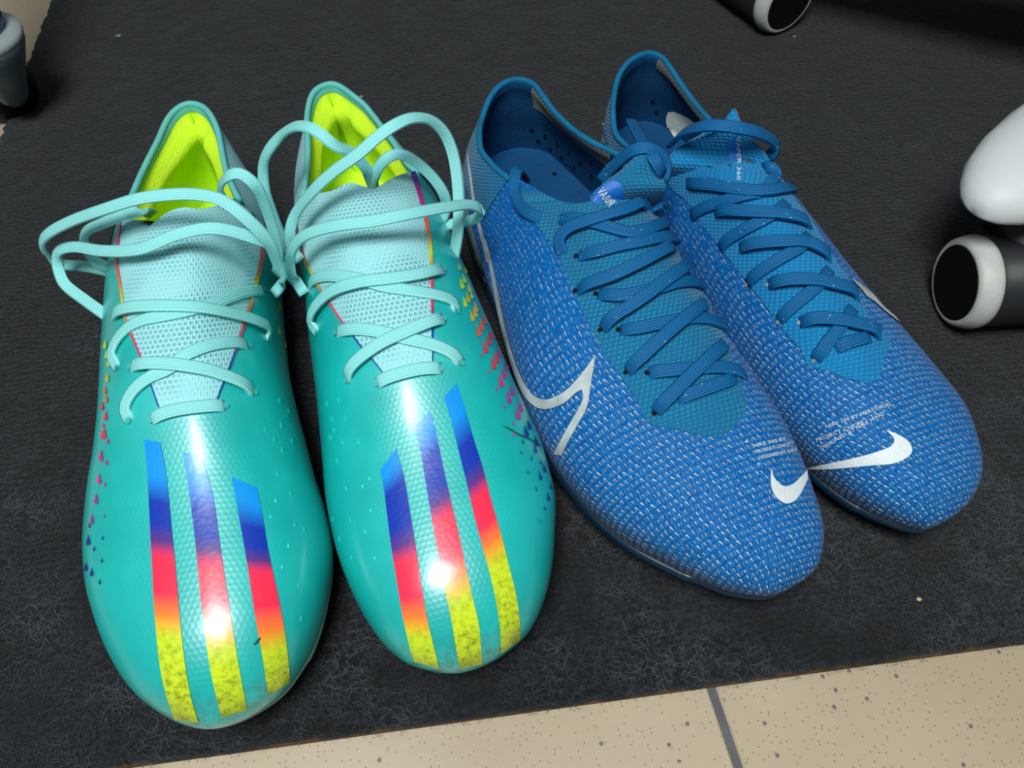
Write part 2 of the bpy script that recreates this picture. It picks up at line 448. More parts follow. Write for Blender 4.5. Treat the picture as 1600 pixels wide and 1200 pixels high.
Vb, Fb = fibres(24000, -.001, .85, .10, .62, .002, .006, .00006)
fo = link('fibres', np.vstack([Va, Vb]), np.vstack([Fa, Fb + len(Va)]), fib_m, mat_root, smooth=False)
tag(fo, 'loose grey fibres standing off the carpet pile', kind='stuff')

# ---------------------------------------------------------------- football boots
ER = dict(teal=dict(), blue=dict())
SPEC = {
 'TL': dict(ql=.86, toe=(320, 1137), heel=(298, 174), hz=.075, tip=7, tipy=-2.9, heely=291, heelx=2, L=[(0,-4.5),(5,-12.4),(12,-20.3),(24,-28.8),(40,-36.2),(58,-41.5),(75,-43.3),(90,-42.8),(105,-41),(125,-40),(150,-40.5),(180,-41),(207,-40),(230,-37),(255,-30),(275,-18),(287,-8)],
   R=[(0,20),(5,29),(12,35.2),(24,42),(40,47),(58,49.8),(75,47.8),(90,44.5),(105,41.9),(125,38.3),(150,35),(180,33.3),(207,32),(230,29.5),(255,25),(275,17),(287,8)],
   ZT=[(-2.9,31),(0,38),(5,44.5),(12,50),(24,55.5),(40,59.5),(58,63.5),(75,68.5),(97,77.5),(120,86),(150,92.5),(175,95.5),(186,95.5)], RX=[(-4,8),(97,7),(186,7)], end=186, sh=21, zc=.075, ac=.75,
   CL=[(207,-23),(226,-20.5),(240,-19),(255,-16.5),(275,-11)], CR=[(207,30.5),(218,27),(233,22),(252,17),(279,9)], cz=[(0,75),(.3,72),(.7,74),(1,78)], ctip=(0,285), thick=(1.7,12.5,8), notch=-.4),
 'TR': dict(qr=.86, toe=(700, 1051), heel=(517, 146), hz=.075, tip=7, tipy=-3.2, heely=291, heelx=1, L=[(0,-5.5),(5,-13.8),(12,-19.8),(24,-25.8),(40,-30.6),(58,-33.6),(75,-34.5),(90,-33.8),(105,-33.1),(125,-32.3),(150,-31.9),(180,-31),(207,-31),(230,-31),(255,-28.5),(275,-18.7),(287,-8.5)],
   R=[(0,22.5),(5,32),(12,38.7),(24,46),(40,52.2),(58,56.9),(75,57.4),(90,55.5),(105,53.3),(125,51),(150,48),(180,45),(207,43),(230,39),(255,33),(275,23),(287,11)],
   ZT=[(-3.2,31),(0,38),(5,44.5),(12,50),(24,55.5),(40,59.5),(58,63.5),(75,68.5),(97,77.5),(120,86),(150,92.5),(175,95.5),(186,95.5)], RX=[(-4,7),(60,10),(97,10),(186,4)], end=186, sh=21, zc=.075, ac=.75,
   CL=[(207,-24),(225,-21),(246,-17),(266,-14),(281,-9)], CR=[(207,27),(217,23.5),(232,22),(246,20),(267,16),(277,10)], cz=[(0,75),(.3,72),(.7,74),(1,78)], ctip=(0,286), thick=(1.7,12.5,8), notch=.2),
 'BL': dict(ql=1.12, qr=.8, acl=.95, qle=1.95, toe=(1190, 930), heel=(804, 131), hz=.075, tip=4, tipy=-3.3, heely=288, heelx=4, L=[(0,-6),(5,-13.5),(12,-20.2),(24,-30),(40,-41.5),(58,-49.5),(75,-53.5),(90,-55.8),(105,-56.5),(125,-55),(150,-51),(180,-47.3),(207,-46),(230,-44),(255,-36.9),(275,-22.2),(284,-12)],
   R=[(0,22),(5,27.6),(12,32.3),(24,36),(40,39),(58,40),(75,39.3),(90,38.4),(105,38),(125,38),(150,38.5),(180,39.5),(207,39.5),(230,36),(255,30),(275,23),(284,14)],
   ZT=[(-3.3,28),(0,34),(5,40),(12,45),(24,50.5),(40,55.5),(58,60.5),(75,65.5),(97,71.5),(120,77.5),(150,83.5),(166,85)], RX=[(-5,4),(24,4),(40,6),(97,2),(166,0)], end=166, sh=44, zc=.061, ac=.56,
   CL=[(210,-27),(221,-30),(235,-31),(251,-27),(270,-17)], CR=[(210,38),(227,29),(242,23),(260,18),(279,15)], cz=[(0,61),(.3,60),(.7,62),(1,66)], ctip=(5,286), thick=(1.7,2.4,3), notch=None),
 'BR': dict(qr=1.5, toe=(1450, 820), heel=(1021, 91), hz=.075, tip=-3, tipy=-3.2, heely=283, heelx=5, L=[(0,-10),(5,-15),(12,-20.5),(24,-26.5),(40,-31.5),(58,-34),(75,-35.2),(90,-35.6),(105,-35.4),(125,-35.5),(150,-35),(180,-36),(207,-38),(230,-37.5),(255,-31),(270,-20),(279,-9)],
   R=[(0,16),(5,24.5),(12,31),(24,37),(40,43),(58,44.5),(75,43.5),(90,42),(105,40.5),(125,39),(150,37.5),(180,35),(207,33),(230,29),(255,25),(270,20),(279,14)],
   ZT=[(-3.2,28),(0,34),(5,40),(12,45),(24,50.5),(40,55.5),(58,60.5),(75,65.5),(97,71.5),(120,77.5),(150,83.5),(166,85)], RX=[(-4,3),(40,-5),(97,-8),(166,-8)], end=166, sh=44, zc=.061, ac=.56,
   CL=[(210,-30),(228,-34),(244,-30),(258,-24),(270,-16)], CR=[(210,25),(219,21),(240,17),(256,15),(273,14)], cz=[(0,61),(.3,60),(.7,62),(1,66)], ctip=(6,281), thick=(1.7,2.4,3), notch=None),
}
KW, KT, NS, NC = 13, 25, 90, 34                   # wall points, tongue points, front stations, strip columns per side
def shoe_frame(k):
    sp = SPEC[k]; t = at(*sp['toe'], .02); h = at(*sp['heel'], sp['hz']); e = Vector((h.x - t.x, h.y - t.y, 0)).normalized()
    rz = math.atan2(-e.x, e.y)
    return Vector((t.x, t.y, 0)), rz

def table(tab, tip, tipy):                        # interpolate an outline so that its tip is round
    xs = [0] + [math.sqrt(y - tipy) for y, _ in tab]; ysv = [tip] + [x for _, x in tab]
    return lambda y: pchip(np.sqrt(np.maximum(y - tipy, 0)), xs, ysv)

def shoe_geom(k):
    sp = SPEC[k]; mm = 1e-3
    ty0 = sp['tipy']
    fL, fR = table(sp['L'], sp['tip'], ty0), table(sp['R'], sp['tip'], ty0)
    zx = [math.sqrt(max(y - ty0, 0)) for y, _ in sp['ZT']]; zy = [z for _, z in sp['ZT']]
    fZ = lambda y: pchip(np.sqrt(np.maximum(y - ty0, 0)), zx, zy)
    fX = lambda y: pchip(y, [a for a, _ in sp['RX']], [b for _, b in sp['RX']])
    zm = lambda y: pchip(y, [-6, 10, 60, 120, 200, 300], [27, 28, 28, 30, 34, 36])
    zs = lambda y: pchip(y, [-6, 5, 30, 70, 120, 200, 300], [20, 18.5, 15.5, 13.5, 14.5, 15.5, 15])
    ac = sp['ac']; acl = sp.get('acl', ac)
    a = np.r_[np.linspace(0, acl, KW), np.linspace(acl, math.pi - ac, KT)[1:-1], np.linspace(math.pi - ac, math.pi, KW)]
    g = smoothstep((1 - np.sin(a)) / (1 - np.sin(np.where(a < math.pi / 2, acl, ac))))
    NTK = 5                                       # tuck points below the bulge
    front = []; dens = []
    end = sp['end']
    fr = np.linspace(0, 1, NS)
    ly = ty0 + (end - ty0) * (fr ** 1.65 * .55 + fr * fr * .45 + 0 * fr)
    ly = ty0 + (end - ty0) * np.where(fr < .0, 0, fr ** 1.7)
    for y in ly:
        sh = sp['sh'] * smoothstep((y - 50) / (end - 50))
        yb = y + sh
        xl, xr_, xt, zt = float(fL(yb)), float(fR(yb)), float(fX(y)), float(fZ(y))
        m_, s_ = float(zm(yb)), float(zs(yb))
        p = np.interp(y, [0, 40, 90, 150], [.92, .95, 1.02, 1.05]); q = np.interp(y, [0, 40, 90, 150], [.80, .86, .95, 1.0])
        ca, sa = np.cos(a), np.sin(a)
        xt = min(max(xt, xl + .3 * (xr_ - xl)), xl + .7 * (xr_ - xl))
        x = np.where(ca > 0, xt - (xt - xl) * np.abs(ca) ** p, xt + (xr_ - xt) * np.abs(ca) ** p)
        qle = (sp.get('qle', sp.get('ql', 1)) - sp.get('ql', 1)) * smoothstep((y - 100) / 60)
        qs = np.where(ca > 0, 1 + qle + (sp.get('ql', 1) - 1) * smoothstep((y - 20) / 40), 1 + (sp.get('qr', 1) - 1) * smoothstep((y - 20) / 40))
        z = m_ + (zt - m_) * np.abs(sa) ** (q * qs)
        yy = y + sh * g
        if sp['notch'] is not None:               # scalloped top of the tongue
            w = smoothstep((y - end + 26) / 26)
            b = (a - math.pi / 2) / (math.pi / 2 - ac)
            c0 = sp['notch']; yy = yy + w * (-5.0 * np.exp(-((b - c0) / .14) ** 2) + 2.0 * np.exp(-((b - c0 - .4) / .22) ** 2) + 2.0 * np.exp(-((b - c0 + .4) / .22) ** 2) + (4.0 * b if c0 < 0 else 0))
        tk = np.linspace(0, 1, NTK, endpoint=False)
        tq = float(np.clip((y - ty0) / 22, 0, 1))
        w = xr_ - xl
        ins = min(4.2 * math.sqrt(tq), .2 * w); insy = 4.2 * math.sqrt(1 - tq)
        cx = np.cos((1 - tk) * math.pi / 2); 
        zl = s_ + (m_ - s_) * (1 - np.sin((1 - tk) * math.pi / 2) ** 1.3)
        xl_ = xl + ins * (1 - cx); xrr = xr_ - ins * (1 - cx)
        # close the very tip
        row = np.vstack([np.stack([xl_, np.full(NTK, yb) + insy * (1 - cx), zl], 1),
                         np.stack([x, yy, z], 1),
                         np.stack([xrr[::-1], np.full(NTK, yb) + (insy * (1 - cx))[::-1], zl[::-1]], 1)])
        front.append(row)
    front = np.array(front)                       # NS x NA x 3
    NA = front.shape[1]; NWALL = NTK + KW
    endrow = front[-1]
    # heel strip
    y0 = endrow[NTK][1]
    f = np.linspace(0, 1, NC); ff = 1 - (1 - f) ** 2.0
    def side(tab_f, ctab, sgn, wall):
        cols = []
        yb = y0 + (sp['heely'] - y0) * ff
        u = np.sqrt(np.maximum(sp['heely'] - yb, 0))
        tt = [(y, x) for y, x in tab_f if y > y0 - 40]
        us = [0] + [math.sqrt(sp['heely'] - y) for y, _ in tt[::-1]]; vs = [sp['heelx']] + [x for _, x in tt[::-1]]
        xb = pchip(u, us, vs)
        cy0 = ctab[0][0]; ct = sp['ctip']
        yc = cy0 + (ct[1] - cy0) * ff
        us = [0] + [math.sqrt(ct[1] - y) for y, _ in ctab[::-1]]; vs = [ct[0]] + [x for _, x in ctab[::-1]]
        xc = pchip(np.sqrt(np.maximum(ct[1] - yc, 0)), us, vs)
        zc = pchip(ff, [c[0] for c in sp['cz']], [c[1] for c in sp['cz']])
        cen = np.array([np.mean([sp['heelx'], 1]), 0])
        for i in range(NC):
            m_, s_ = float(zm(yb[i])), float(zs(yb[i]))
            kk = np.linspace(0, 1, KW); hor = kk ** 1.35 * (1 - .0 * kk); ver = np.sin(kk * math.pi / 2) * .35 + kk * .65
            B = np.array([xb[i], yb[i]]); Cc = np.array([xc[i], yc[i]])
            P = np.stack([B[0] + (Cc[0] - B[0]) * hor, B[1] + (Cc[1] - B[1]) * hor, m_ + (zc[i] - m_) * ver], 1)
            tk = np.linspace(0, 1, NTK, endpoint=False); cx = np.cos((1 - tk) * math.pi / 2)
            inn = np.array([cen[0], min(yb[i], 250.)]) - B; inn /= np.linalg.norm(inn) + 1e-6
            q = 4.5 * (1 - cx)
            T = np.stack([B[0] + inn[0] * q, B[1] + inn[1] * q, s_ + (m_ - s_) * (1 - np.sin((1 - tk) * math.pi / 2) ** 1.3)], 1)
            cols.append(np.vstack([T, P]))
        cols = np.array(cols)
        d = wall - cols[0]
        wgt = (1 - smoothstep(f / .55))[:, None, None]
        return cols + d[None] * wgt
    left = side(sp['L'], sp['CL'], -1, endrow[:NWALL])
    right = side(sp['R'], sp['CR'], 1, endrow[::-1][:NWALL])
    strip = np.concatenate([left, right[::-1][1:]], 0)   # columns x NWALL x 3
    return front * mm, strip * mm, a, NTK, ly

def grid_normals(G):
    du = np.gradient(G, axis=0); dv = np.gradient(G, axis=1)
    n = np.cross(du, dv); l = np.linalg.norm(n, axis=2, keepdims=True); l[l < 1e-12] = 1
    return n / l

class Shoe:
    def __init__(s, k, name, label, group):
        s.k = k; T, rz = shoe_frame(k)
        s.root = empty(name, (T.x, T.y, 0), rz, label, 'boot', group)
        s.Mi = (Matrix.Translation(T) @ Matrix.Rotation(rz, 4, 'Z')).inverted()
        s.cam = s.Mi @ CAM
        s.front, s.strip, s.a, s.NTK, s.ly = shoe_geom(k)
        s.R3 = s.Mi.to_3x3()
        f, st = s.front, s.strip
        ns, na = f.shape[:2]; nc, nw = st.shape[:2]
        V = np.vstack([f.reshape(-1, 3), st.reshape(-1, 3)])
        F = grid_faces(ns, na) + grid_faces(nc, nw, ns * na)
        s.V, s.F = V, F
        s.bvh = BVHTree.FromPolygons([Vector(v) for v in V], F)
        s.bvh_front = BVHTree.FromPolygons([Vector(v) for v in f.reshape(-1, 3)], grid_faces(ns, na))
        # metric uv
        c = na // 2
        su = np.cumsum(np.r_[np.zeros((1, ns)), np.linalg.norm(np.diff(f, axis=1), axis=2).T], 0).T
        U = su - su[:, c:c + 1]
        sv = np.cumsum(np.r_[np.zeros((1,)), np.linalg.norm(np.diff(f[:, c], axis=0), axis=1)])
        Vv = np.repeat(sv[:, None], na, 1)
        swv = np.cumsum(np.r_[np.zeros((1,)), np.linalg.norm(np.diff(st[:, nw // 2], axis=0), axis=1)])
        half = nc // 2
        u2 = np.cumsum(np.c_[np.zeros((nc, 1)), np.linalg.norm(np.diff(st, axis=1), axis=2)], 1)
        us = np.where((np.arange(nc) <= half)[:, None], U[-1, 0] + u2, U[-1, -1] - u2)
        vs = sv[-1] + np.repeat(np.minimum(swv, swv[-1] - swv)[:, None], nw, 1)
        s.uv = np.vstack([np.stack([U, Vv], -1).reshape(-1, 2), np.stack([us, vs], -1).reshape(-1, 2)])
        s.idx_strip = ns * na
    flapbvh = None
    def hit(s, u, v, front=False, lift=0.):
        d = (s.R3 @ ray(u, v)).normalized(); b = s.bvh_front if front else s.bvh
        loc, n, i, ds = b.ray_cast(s.cam, d)
        if s.flapbvh and not front:
            l2, n2, i2, d2 = s.flapbvh.ray_cast(s.cam, d)
            if l2 is not None and (loc is None or d2 < ds): loc, n = l2, n2
        if loc is None:
            best = None
            for q in np.linspace(.2, .7, 70):
                p = s.cam + d * q; l2, n2, i2, d2 = b.find_nearest(p)
                if best is None or d2 < best[2]: best = (l2, n2, d2)
            loc, n = best[0], best[1]
        if n.dot(d) > 0: n = -n
        return loc + n * lift, n
    def pt(s, u, v, z):
        return s.Mi @ at(u, v, z)
    def patch(s, name, A, B, mat, nl=24, nw=6, lift=.0004, front=False, parent=None, label=None, kind=None, skirt=True, warp=None):
        A, B = resample(A, nl), resample(B, nl)
        Vv, UV = [], []
        S_ = np.linspace(0, 1, nw)
        for i in range(nl):
            for j, w in enumerate(S_):
                p = A[i] * (1 - w) + B[i] * w
                q, n = s.hit(p[0], p[1], front, lift); Vv.append(q)
        G = np.array(Vv).reshape(nl, nw, 3)
        return s.sheet(name, G, mat, lift if skirt else 0, parent, label, kind, warp)
    def sheet(s, name, G, mat, thick=0, parent=None, label=None, kind=None, warp=None):
        nl, nw = G.shape[:2]
        sl = np.r_[0, np.cumsum(np.linalg.norm(np.diff(G[:, nw // 2], axis=0), axis=1))]
        UV = np.zeros((nl, nw, 2))
        ramp_like = mat in (M['stripe'], M['line'], M['heel_line'])
        if ramp_like: UV[..., 0] = (sl / max(sl[-1], 1e-9))[:, None]; UV[..., 1] = np.linspace(0, 1, nw)[None]
        else:
            UV[..., 1] = sl[:, None]
            su = np.cumsum(np.c_[np.zeros((nl, 1)), np.linalg.norm(np.diff(G, axis=1), axis=2)], 1)
            UV[..., 0] = su - su[:, nw // 2:nw // 2 + 1]
        if ramp_like and warp: UV[..., 0] = np.interp(np.linspace(0, 1, nl), [0] + list(warp) + [1], [0, .1, .2, .3, .4, .5, .6, .7, .8, 1])[:, None]
        o = link(name, G.reshape(-1, 3), grid_faces(nl, nw), mat, parent or s.root, uv=UV.reshape(-1, 2))
        # face outwards (towards the side the camera sees)
        me = o.data; c = sum((p.normal.dot(s.cam - p.center) for p in me.polygons))
        if c < 0: me.flip_normals()
        if label: o['label'] = label
        if kind: o['kind'] = kind
        return o
    def stroke_pts(s, pts, lift):
        out = []
        for p in pts:
            if len(p) > 2 and p[2] is not None and p[2] > .02:
                out.append((s.pt(p[0], p[1], p[2]), None))
            else:
                l = p[2] if len(p) > 2 and p[2] is not None else lift
                q, n = s.hit(p[0], p[1], False, l); out.append((q, n))
        return out

def ribbon(points, normals, width, thick, n=None, camdir=None):
    """flat braided lace: rounded oblong section swept along points"""
    P = np.array(points, float); N = np.array(normals, float)
    L = np.linalg.norm(np.diff(P, axis=0), axis=1).sum(); n = n or max(10, int(L / .0022))
    # 3-D arc length resample through Catmull-Rom
    Q = np.vstack([2 * P[0] - P[1], P, 2 * P[-1] - P[-2]]); QN = np.vstack([N[:1], N, N[-1:]])
    out, on = [], []
    for i in range(1, len(Q) - 2):
        for t in np.linspace(0, 1, 12, endpoint=False):
            p0, p1, p2, p3 = Q[i - 1], Q[i], Q[i + 1], Q[i + 2]
            out.append(.5 * (2 * p1 + (p2 - p0) * t + (2 * p0 - 5 * p1 + 4 * p2 - p3) * t * t + (3 * p1 - p0 - 3 * p2 + p3) * t ** 3)); on.append(QN[i] * (1 - t) + QN[i + 1] * t)
    out.append(P[-1]); on.append(N[-1]); out, on = np.array(out), np.array(on)
    sl = np.r_[0, np.cumsum(np.linalg.norm(np.diff(out, axis=0), axis=1))]
    tt = np.linspace(0, sl[-1], n)
    C = np.stack([np.interp(tt, sl, out[:, k]) for k in range(3)], 1); NN = np.stack([np.interp(tt, sl, on[:, k]) for k in range(3)], 1)
    for _ in range(2): NN[1:-1] = (NN[:-2] + NN[1:-1] * 2 + NN[2:]) / 4
    T = np.gradient(C, axis=0); T /= np.linalg.norm(T, axis=1, keepdims=True) + 1e-12
    W = np.cross(NN, T); W /= np.linalg.norm(W, axis=1, keepdims=True) + 1e-12
    NN = np.cross(T, W)
    h, r = width / 2, thick / 2
    sec = [(-h + r * .3, -r), (-h * .5, -r * 1.05), (0, -r * 1.08), (h * .5, -r * 1.05), (h - r * .3, -r), (h, 0), (h - r * .3, r), (h * .5, r * 1.05), (0, r * 1.08), (-h * .5, r * 1.05), (-h + r * .3, r), (-h, 0)]
    m = len(sec); V = np.zeros((n, m, 3))
    for j, (x, y) in enumerate(sec): V[:, j] = C + W * x + NN * y
    UV = np.zeros((n, m, 2)); UV[..., 1] = tt[:, None]; UV[..., 0] = np.array([x / width + .5 for x, _ in sec])[None]
    F = grid_faces(n, m, 0, True)
    F.append(tuple(range(m))); F.append(tuple(range((n - 1) * m, n * m))[::-1])
    return V.reshape(-1, 3), F, UV.reshape(-1, 2)

class MB:
    def __init__(s): s.V, s.F, s.UV = [], [], []; s.n = 0
    def add(s, V, F, UV=None):
        s.V.append(np.asarray(V, float)); s.F += [tuple(i + s.n for i in f) for f in F]
        s.UV.append(np.zeros((len(V), 2)) if UV is None else UV); s.n += len(V)
    def build(s, name, mat, parent, label=None, smooth=True):
        o = link(name, np.vstack(s.V), s.F, mat, parent, smooth, np.vstack(s.UV))
        fix_normals(o)
        if label: o['label'] = label
        return o

def tube(points, r, m=8, closed=False):
    P = np.array(points, float); n = len(P)
    T = np.gradient(P, axis=0) if not closed else (np.roll(P, -1, 0) - np.roll(P, 1, 0)); T /= np.linalg.norm(T, axis=1, keepdims=True) + 1e-12
    up = np.array([0, 0, 1.]); A = np.cross(T, up); l = np.linalg.norm(A, axis=1, keepdims=True); A = np.where(l < 1e-3, np.array([[1., 0, 0]]), A / np.maximum(l, 1e-6)); B = np.cross(A, T)
    rr = np.broadcast_to(np.asarray(r, float), (n,))
    V = np.zeros((n, m, 3))
    for j in range(m):
        t = 2 * math.pi * j / m; V[:, j] = P + (A * math.cos(t) + B * math.sin(t)) * rr[:, None]
    F = grid_faces(n, m, 0, True)
    if closed:
        for j in range(m): F.append(((n - 1) * m + j, (n - 1) * m + (j + 1) % m, (j + 1) % m, j))
    else: F += [tuple(range(m)), tuple(range((n - 1) * m, n * m))[::-1]]
    return V.reshape(-1, 3), F

def lathe(prof, m=24, origin=(0, 0, 0), axis=(0, 0, 1)):
    """profile of (radius, height) turned about an axis"""
    ax = Vector(axis).normalized(); q = Vector((0, 0, 1)).rotation_difference(ax).to_matrix(); o = Vector(origin); V = []
    for r, h in prof:
        for j in range(m):
            t = 2 * math.pi * j / m; V.append(tuple(o + q @ Vector((r * math.cos(t), r * math.sin(t), h))))
    F = grid_faces(len(prof), m, 0, True)
    F += [tuple(range(m))[::-1], tuple(range((len(prof) - 1) * m, len(prof) * m))]
    return V, F

def disc_patch(s, name, u, v, rad, mat, lift=.0006, parent=None):
    c, n = s.hit(u, v, False, lift); a = n.orthogonal().normalized(); b = n.cross(a)
    V = [c] + [c + (a * math.cos(t) + b * math.sin(t)) * rad for t in np.linspace(0, 2 * math.pi, 12, endpoint=False)]
    return link(name, V, [(0, 1 + j, 1 + (j + 1) % 12) for j in range(12)], mat, parent or s.root)

def build_shell(s, kind):
    f, st, sp = s.front, s.strip, SPEC[s.k]
    ns, na = f.shape[:2]; nc, nw = st.shape[:2]; NTK = s.NTK
    V = s.V; y = V[:, 1] * 1e3; z = V[:, 2] * 1e3
    at_ = {}
    if kind == 'teal':
        yy = np.r_[np.repeat(s.ly, na), np.full(nc * nw, 240.)]; aa = np.r_[np.tile(np.abs(np.arange(na) - na // 2) / (na // 2), ns), np.ones(nc * nw)]
        at_['hex'] = np.clip(1.25 - aa * 2.2, .0, 1) * np.clip((yy - 0) / 10, 0, 1)
        at_['pale'] = np.clip(1 - np.abs(yy - 100) / 22, 0, 1) * np.clip(1 - aa * 3, 0, 1) * .55  # mask of the painted ridge highlight, around the lowest lace
        at_['dirt'] = np.clip((14 - y) / 18, 0, 1) * np.clip((50 - z) / 14, 0, 1)
    else:
        yy = np.r_[np.repeat(s.ly, na), np.full(nc * nw, 240.)]
        aa = np.r_[np.tile(np.abs(np.arange(na) - na // 2) / (na // 2), ns), np.ones(nc * nw)]
        at_['dash'] = np.clip(1.05 - np.clip((yy - 78) / 75, 0, 1) * .85 - np.clip((24 - z) / 10, 0, .3), 0, 1)
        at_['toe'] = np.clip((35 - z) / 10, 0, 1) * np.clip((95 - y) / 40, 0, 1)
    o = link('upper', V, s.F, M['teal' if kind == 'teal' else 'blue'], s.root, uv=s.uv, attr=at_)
    bm = bmesh.new(); bm.from_mesh(o.data); bmesh.ops.remove_doubles(bm, verts=bm.verts, dist=1.2e-5)
    bmesh.ops.recalc_face_normals(bm, faces=bm.faces)
    # outward: the topmost face looks up
    top = max(bm.faces, key=lambda q: q.calc_center_median().z if q.calc_center_median().y < .15 else -1)
    if top.normal.z < 0: bmesh.ops.reverse_faces(bm, faces=bm.faces)
    bm.to_mesh(o.data); bm.free()
    sol = o.modifiers.new('thickness', 'SOLIDIFY'); sol.thickness = .0014; sol.offset = -1
    # ---- inner lining
    N = grid_normals(st); cen = np.array([0, .22, .05])
    if (N[nc // 2, nw - 3] * (st[nc // 2, nw - 3] - cen)).sum() < 0: N = -N
    tc, tm, tl = [q * 1e-3 for q in sp['thick']]
    kk = np.linspace(0, 1, nw - NTK)
    th = pchip(kk, [0, .3, .68, .9, 1], [tl, tl * 1.1, tm, tc * 1.6, tc])
    cols = np.arange(nc); mid = (nc - 1) / 2
    I = st[:, NTK:].copy(); Nn = N[:, NTK:].copy()
    mulv = np.ones(nc)
    if sp['notch'] is not None:
        mulv = 1 - .62 * np.exp(-((cols - mid) / 2.6) ** 2) - .25 * np.exp(-((cols - mid - 11) / 2.0) ** 2)
    t2 = th[None, :, None] * (1 + (mulv[:, None, None] - 1) * (1 - smoothstep((kk[None, :, None] - .8) / .2)))
    Nn[..., 2] *= .25
    I = I - Nn * t2
    # keep the two sides from crossing at the back
    I[..., 2] = np.minimum(I[..., 2], st[:, NTK:, 2] - .0008)
    bot = I[:, 0].copy(); bot[:, 2] = .019
    I = np.concatenate([bot[:, None], I], 1)
    lin_m = M['lining'] if kind == 'teal' else M['lining_blue']
    lo = s.sheet('heel_lining', I, lin_m); fix_normals(lo)
    s.I = I; Ni = grid_normals(I)
    if (Ni[nc // 2, -3] * (np.array([0, .22, .05]) - I[nc // 2, -3])).sum() < 0: Ni = -Ni
    s.In = Ni
    # underside of the tongue
    n0 = int(ns * .62); Fi = f[n0:, NTK:na - NTK].copy(); Nf = grid_normals(f)[n0:, NTK:na - NTK]
    if Nf[5, Nf.shape[1] // 2, 2] < 0: Nf = -Nf
    Fi = Fi - Nf * .0022
    fix_normals(s.sheet('tongue_lining', Fi, lin_m))
    # insole
    Lr = np.concatenate([f[n0:, NTK], st[1:nc // 2 + 1, NTK]]); Rr = np.concatenate([f[n0:, na - 1 - NTK], st[::-1][1:nc // 2 + 1, NTK]])
    w = np.linspace(.06, .94, 9)[None, :, None]; G = Lr[:, None] * (1 - w) + Rr[:, None] * w
    lift = np.abs(np.linspace(-1, 1, 9)) ** 2.5
    base_z = .0235 if kind == 'teal' else .0205
    G[..., 2] = base_z + lift[None] * .003
    s.insole_z = base_z
    ins = s.sheet('insole', G, M['lining'] if kind == 'teal' else M['insole_blue'])
    s.insole = ins; s.insbvh = BVHTree.FromPolygons([Vector(v) for v in np.vstack([G.reshape(-1, 3), s.I.reshape(-1, 3)])], grid_faces(*G.shape[:2]) + grid_faces(s.I.shape[0], s.I.shape[1], G.shape[0] * G.shape[1]))
    # ---- sole plate
    E = np.concatenate([f[:, 0], st[1:nc // 2 + 1, 0]]); E2 = np.concatenate([f[:, -1], st[::-1][1:nc // 2 + 1, 0]])
    loop = np.concatenate([E, E2[::-1][1:-1]])            # left from toe to heel, right back to the toe
    c2 = loop.mean(0); n = len(loop)
    T = np.roll(loop, -1, 0) - np.roll(loop, 1, 0); On = np.stack([T[:, 1], -T[:, 0], 0 * T[:, 0]], 1); On /= np.linalg.norm(On, axis=1, keepdims=True) + 1e-9
    if ((loop - c2) * On).sum() < 0: On = -On
    for _ in range(4): On = (np.roll(On, 1, 0) + On * 2 + np.roll(On, -1, 0)) / 4
    rings = []
    fw = 1.0 if kind == 'teal' else 1.7
    for off, dz in ((.0003, .0030), (.0012, .0029), (.0021, .0014), (.0019, -.0010), (.0004, -.0024), (-.006, -.003)):
        r = loop + On * off * (fw if off > 0 else 1); r[:, 2] += dz; rings.append(r)
    Rg = np.array(rings); Vp = Rg.reshape(-1, 3); Fp = grid_faces(len(rings), n, 0, True)
    base = (len(rings) - 1) * n; h = len(E)
    for i in range(h - 1):
        a1, a2 = i, i + 1; b1, b2 = (n - i) % n, (n - i - 1) % n
        q = [base + a1, base + a2, base + b2, base + b1]; q = list(dict.fromkeys(q))
        if len(q) > 2: Fp.append(tuple(q))
    plate = link('sole_plate', Vp, Fp, M['clear' if kind == 'teal' else 'plate_blue'], s.root); fix_normals(plate)
    if kind == 'teal': plate['label'] = 'milky clear sole plate'
    else: plate['label'] = 'dark navy sole plate'
    # studs reach the carpet
    fLx = lambda yv, fr: np.interp(yv, E[:, 1], E[:, 0]) * (1 - fr) + np.interp(yv, E2[:, 1], E2[:, 0]) * fr
    for yv, fr in ((.045, .22), (.045, .78), (.075, .16), (.075, .84), (.10, .2), (.10, .8), (.07, .5), (.225, .22), (.225, .78), (.262, .26), (.262, .74)):
        zt = float(np.interp(yv, E[:, 1], E[:, 2])) - .0015
        Vs, Fs = lathe([(.0040, -zt), (.0048, -zt + .001), (.0058, -zt * .5), (.0074, .0)], 14, (fLx(yv, fr), yv, zt))
        link('stud', Vs, Fs, M['stud_clear' if kind == 'teal' else 'stud_blue'], plate)
    return o

def collar_ring(s): return s.strip[:, -1]
def wall_panel(s, name, k0, k1, mat, lift=.0005, c0=0, c1=None, label=None, nz=8):
    st = s.strip; nc, nw = st.shape[:2]; NTK = s.NTK; c1 = c1 or nc
    N = grid_normals(st); cen = np.array([0, .22, .05])
    if (N[nc // 2, nw - 3] * (st[nc // 2, nw - 3] - cen)).sum() < 0: N = -N
    ks = np.linspace(k0, k1, nz) * (nw - NTK - 1) + NTK
    G = np.zeros((c1 - c0, nz, 3))
    for j, kq in enumerate(ks):
        a_ = int(min(math.floor(kq), nw - 2)); t = kq - a_
        G[:, j] = (st[c0:c1, a_] + N[c0:c1, a_] * lift) * (1 - t) + (st[c0:c1, a_ + 1] + N[c0:c1, a_ + 1] * lift) * t
    return fix_normals(s.sheet(name, G, mat, label=label))

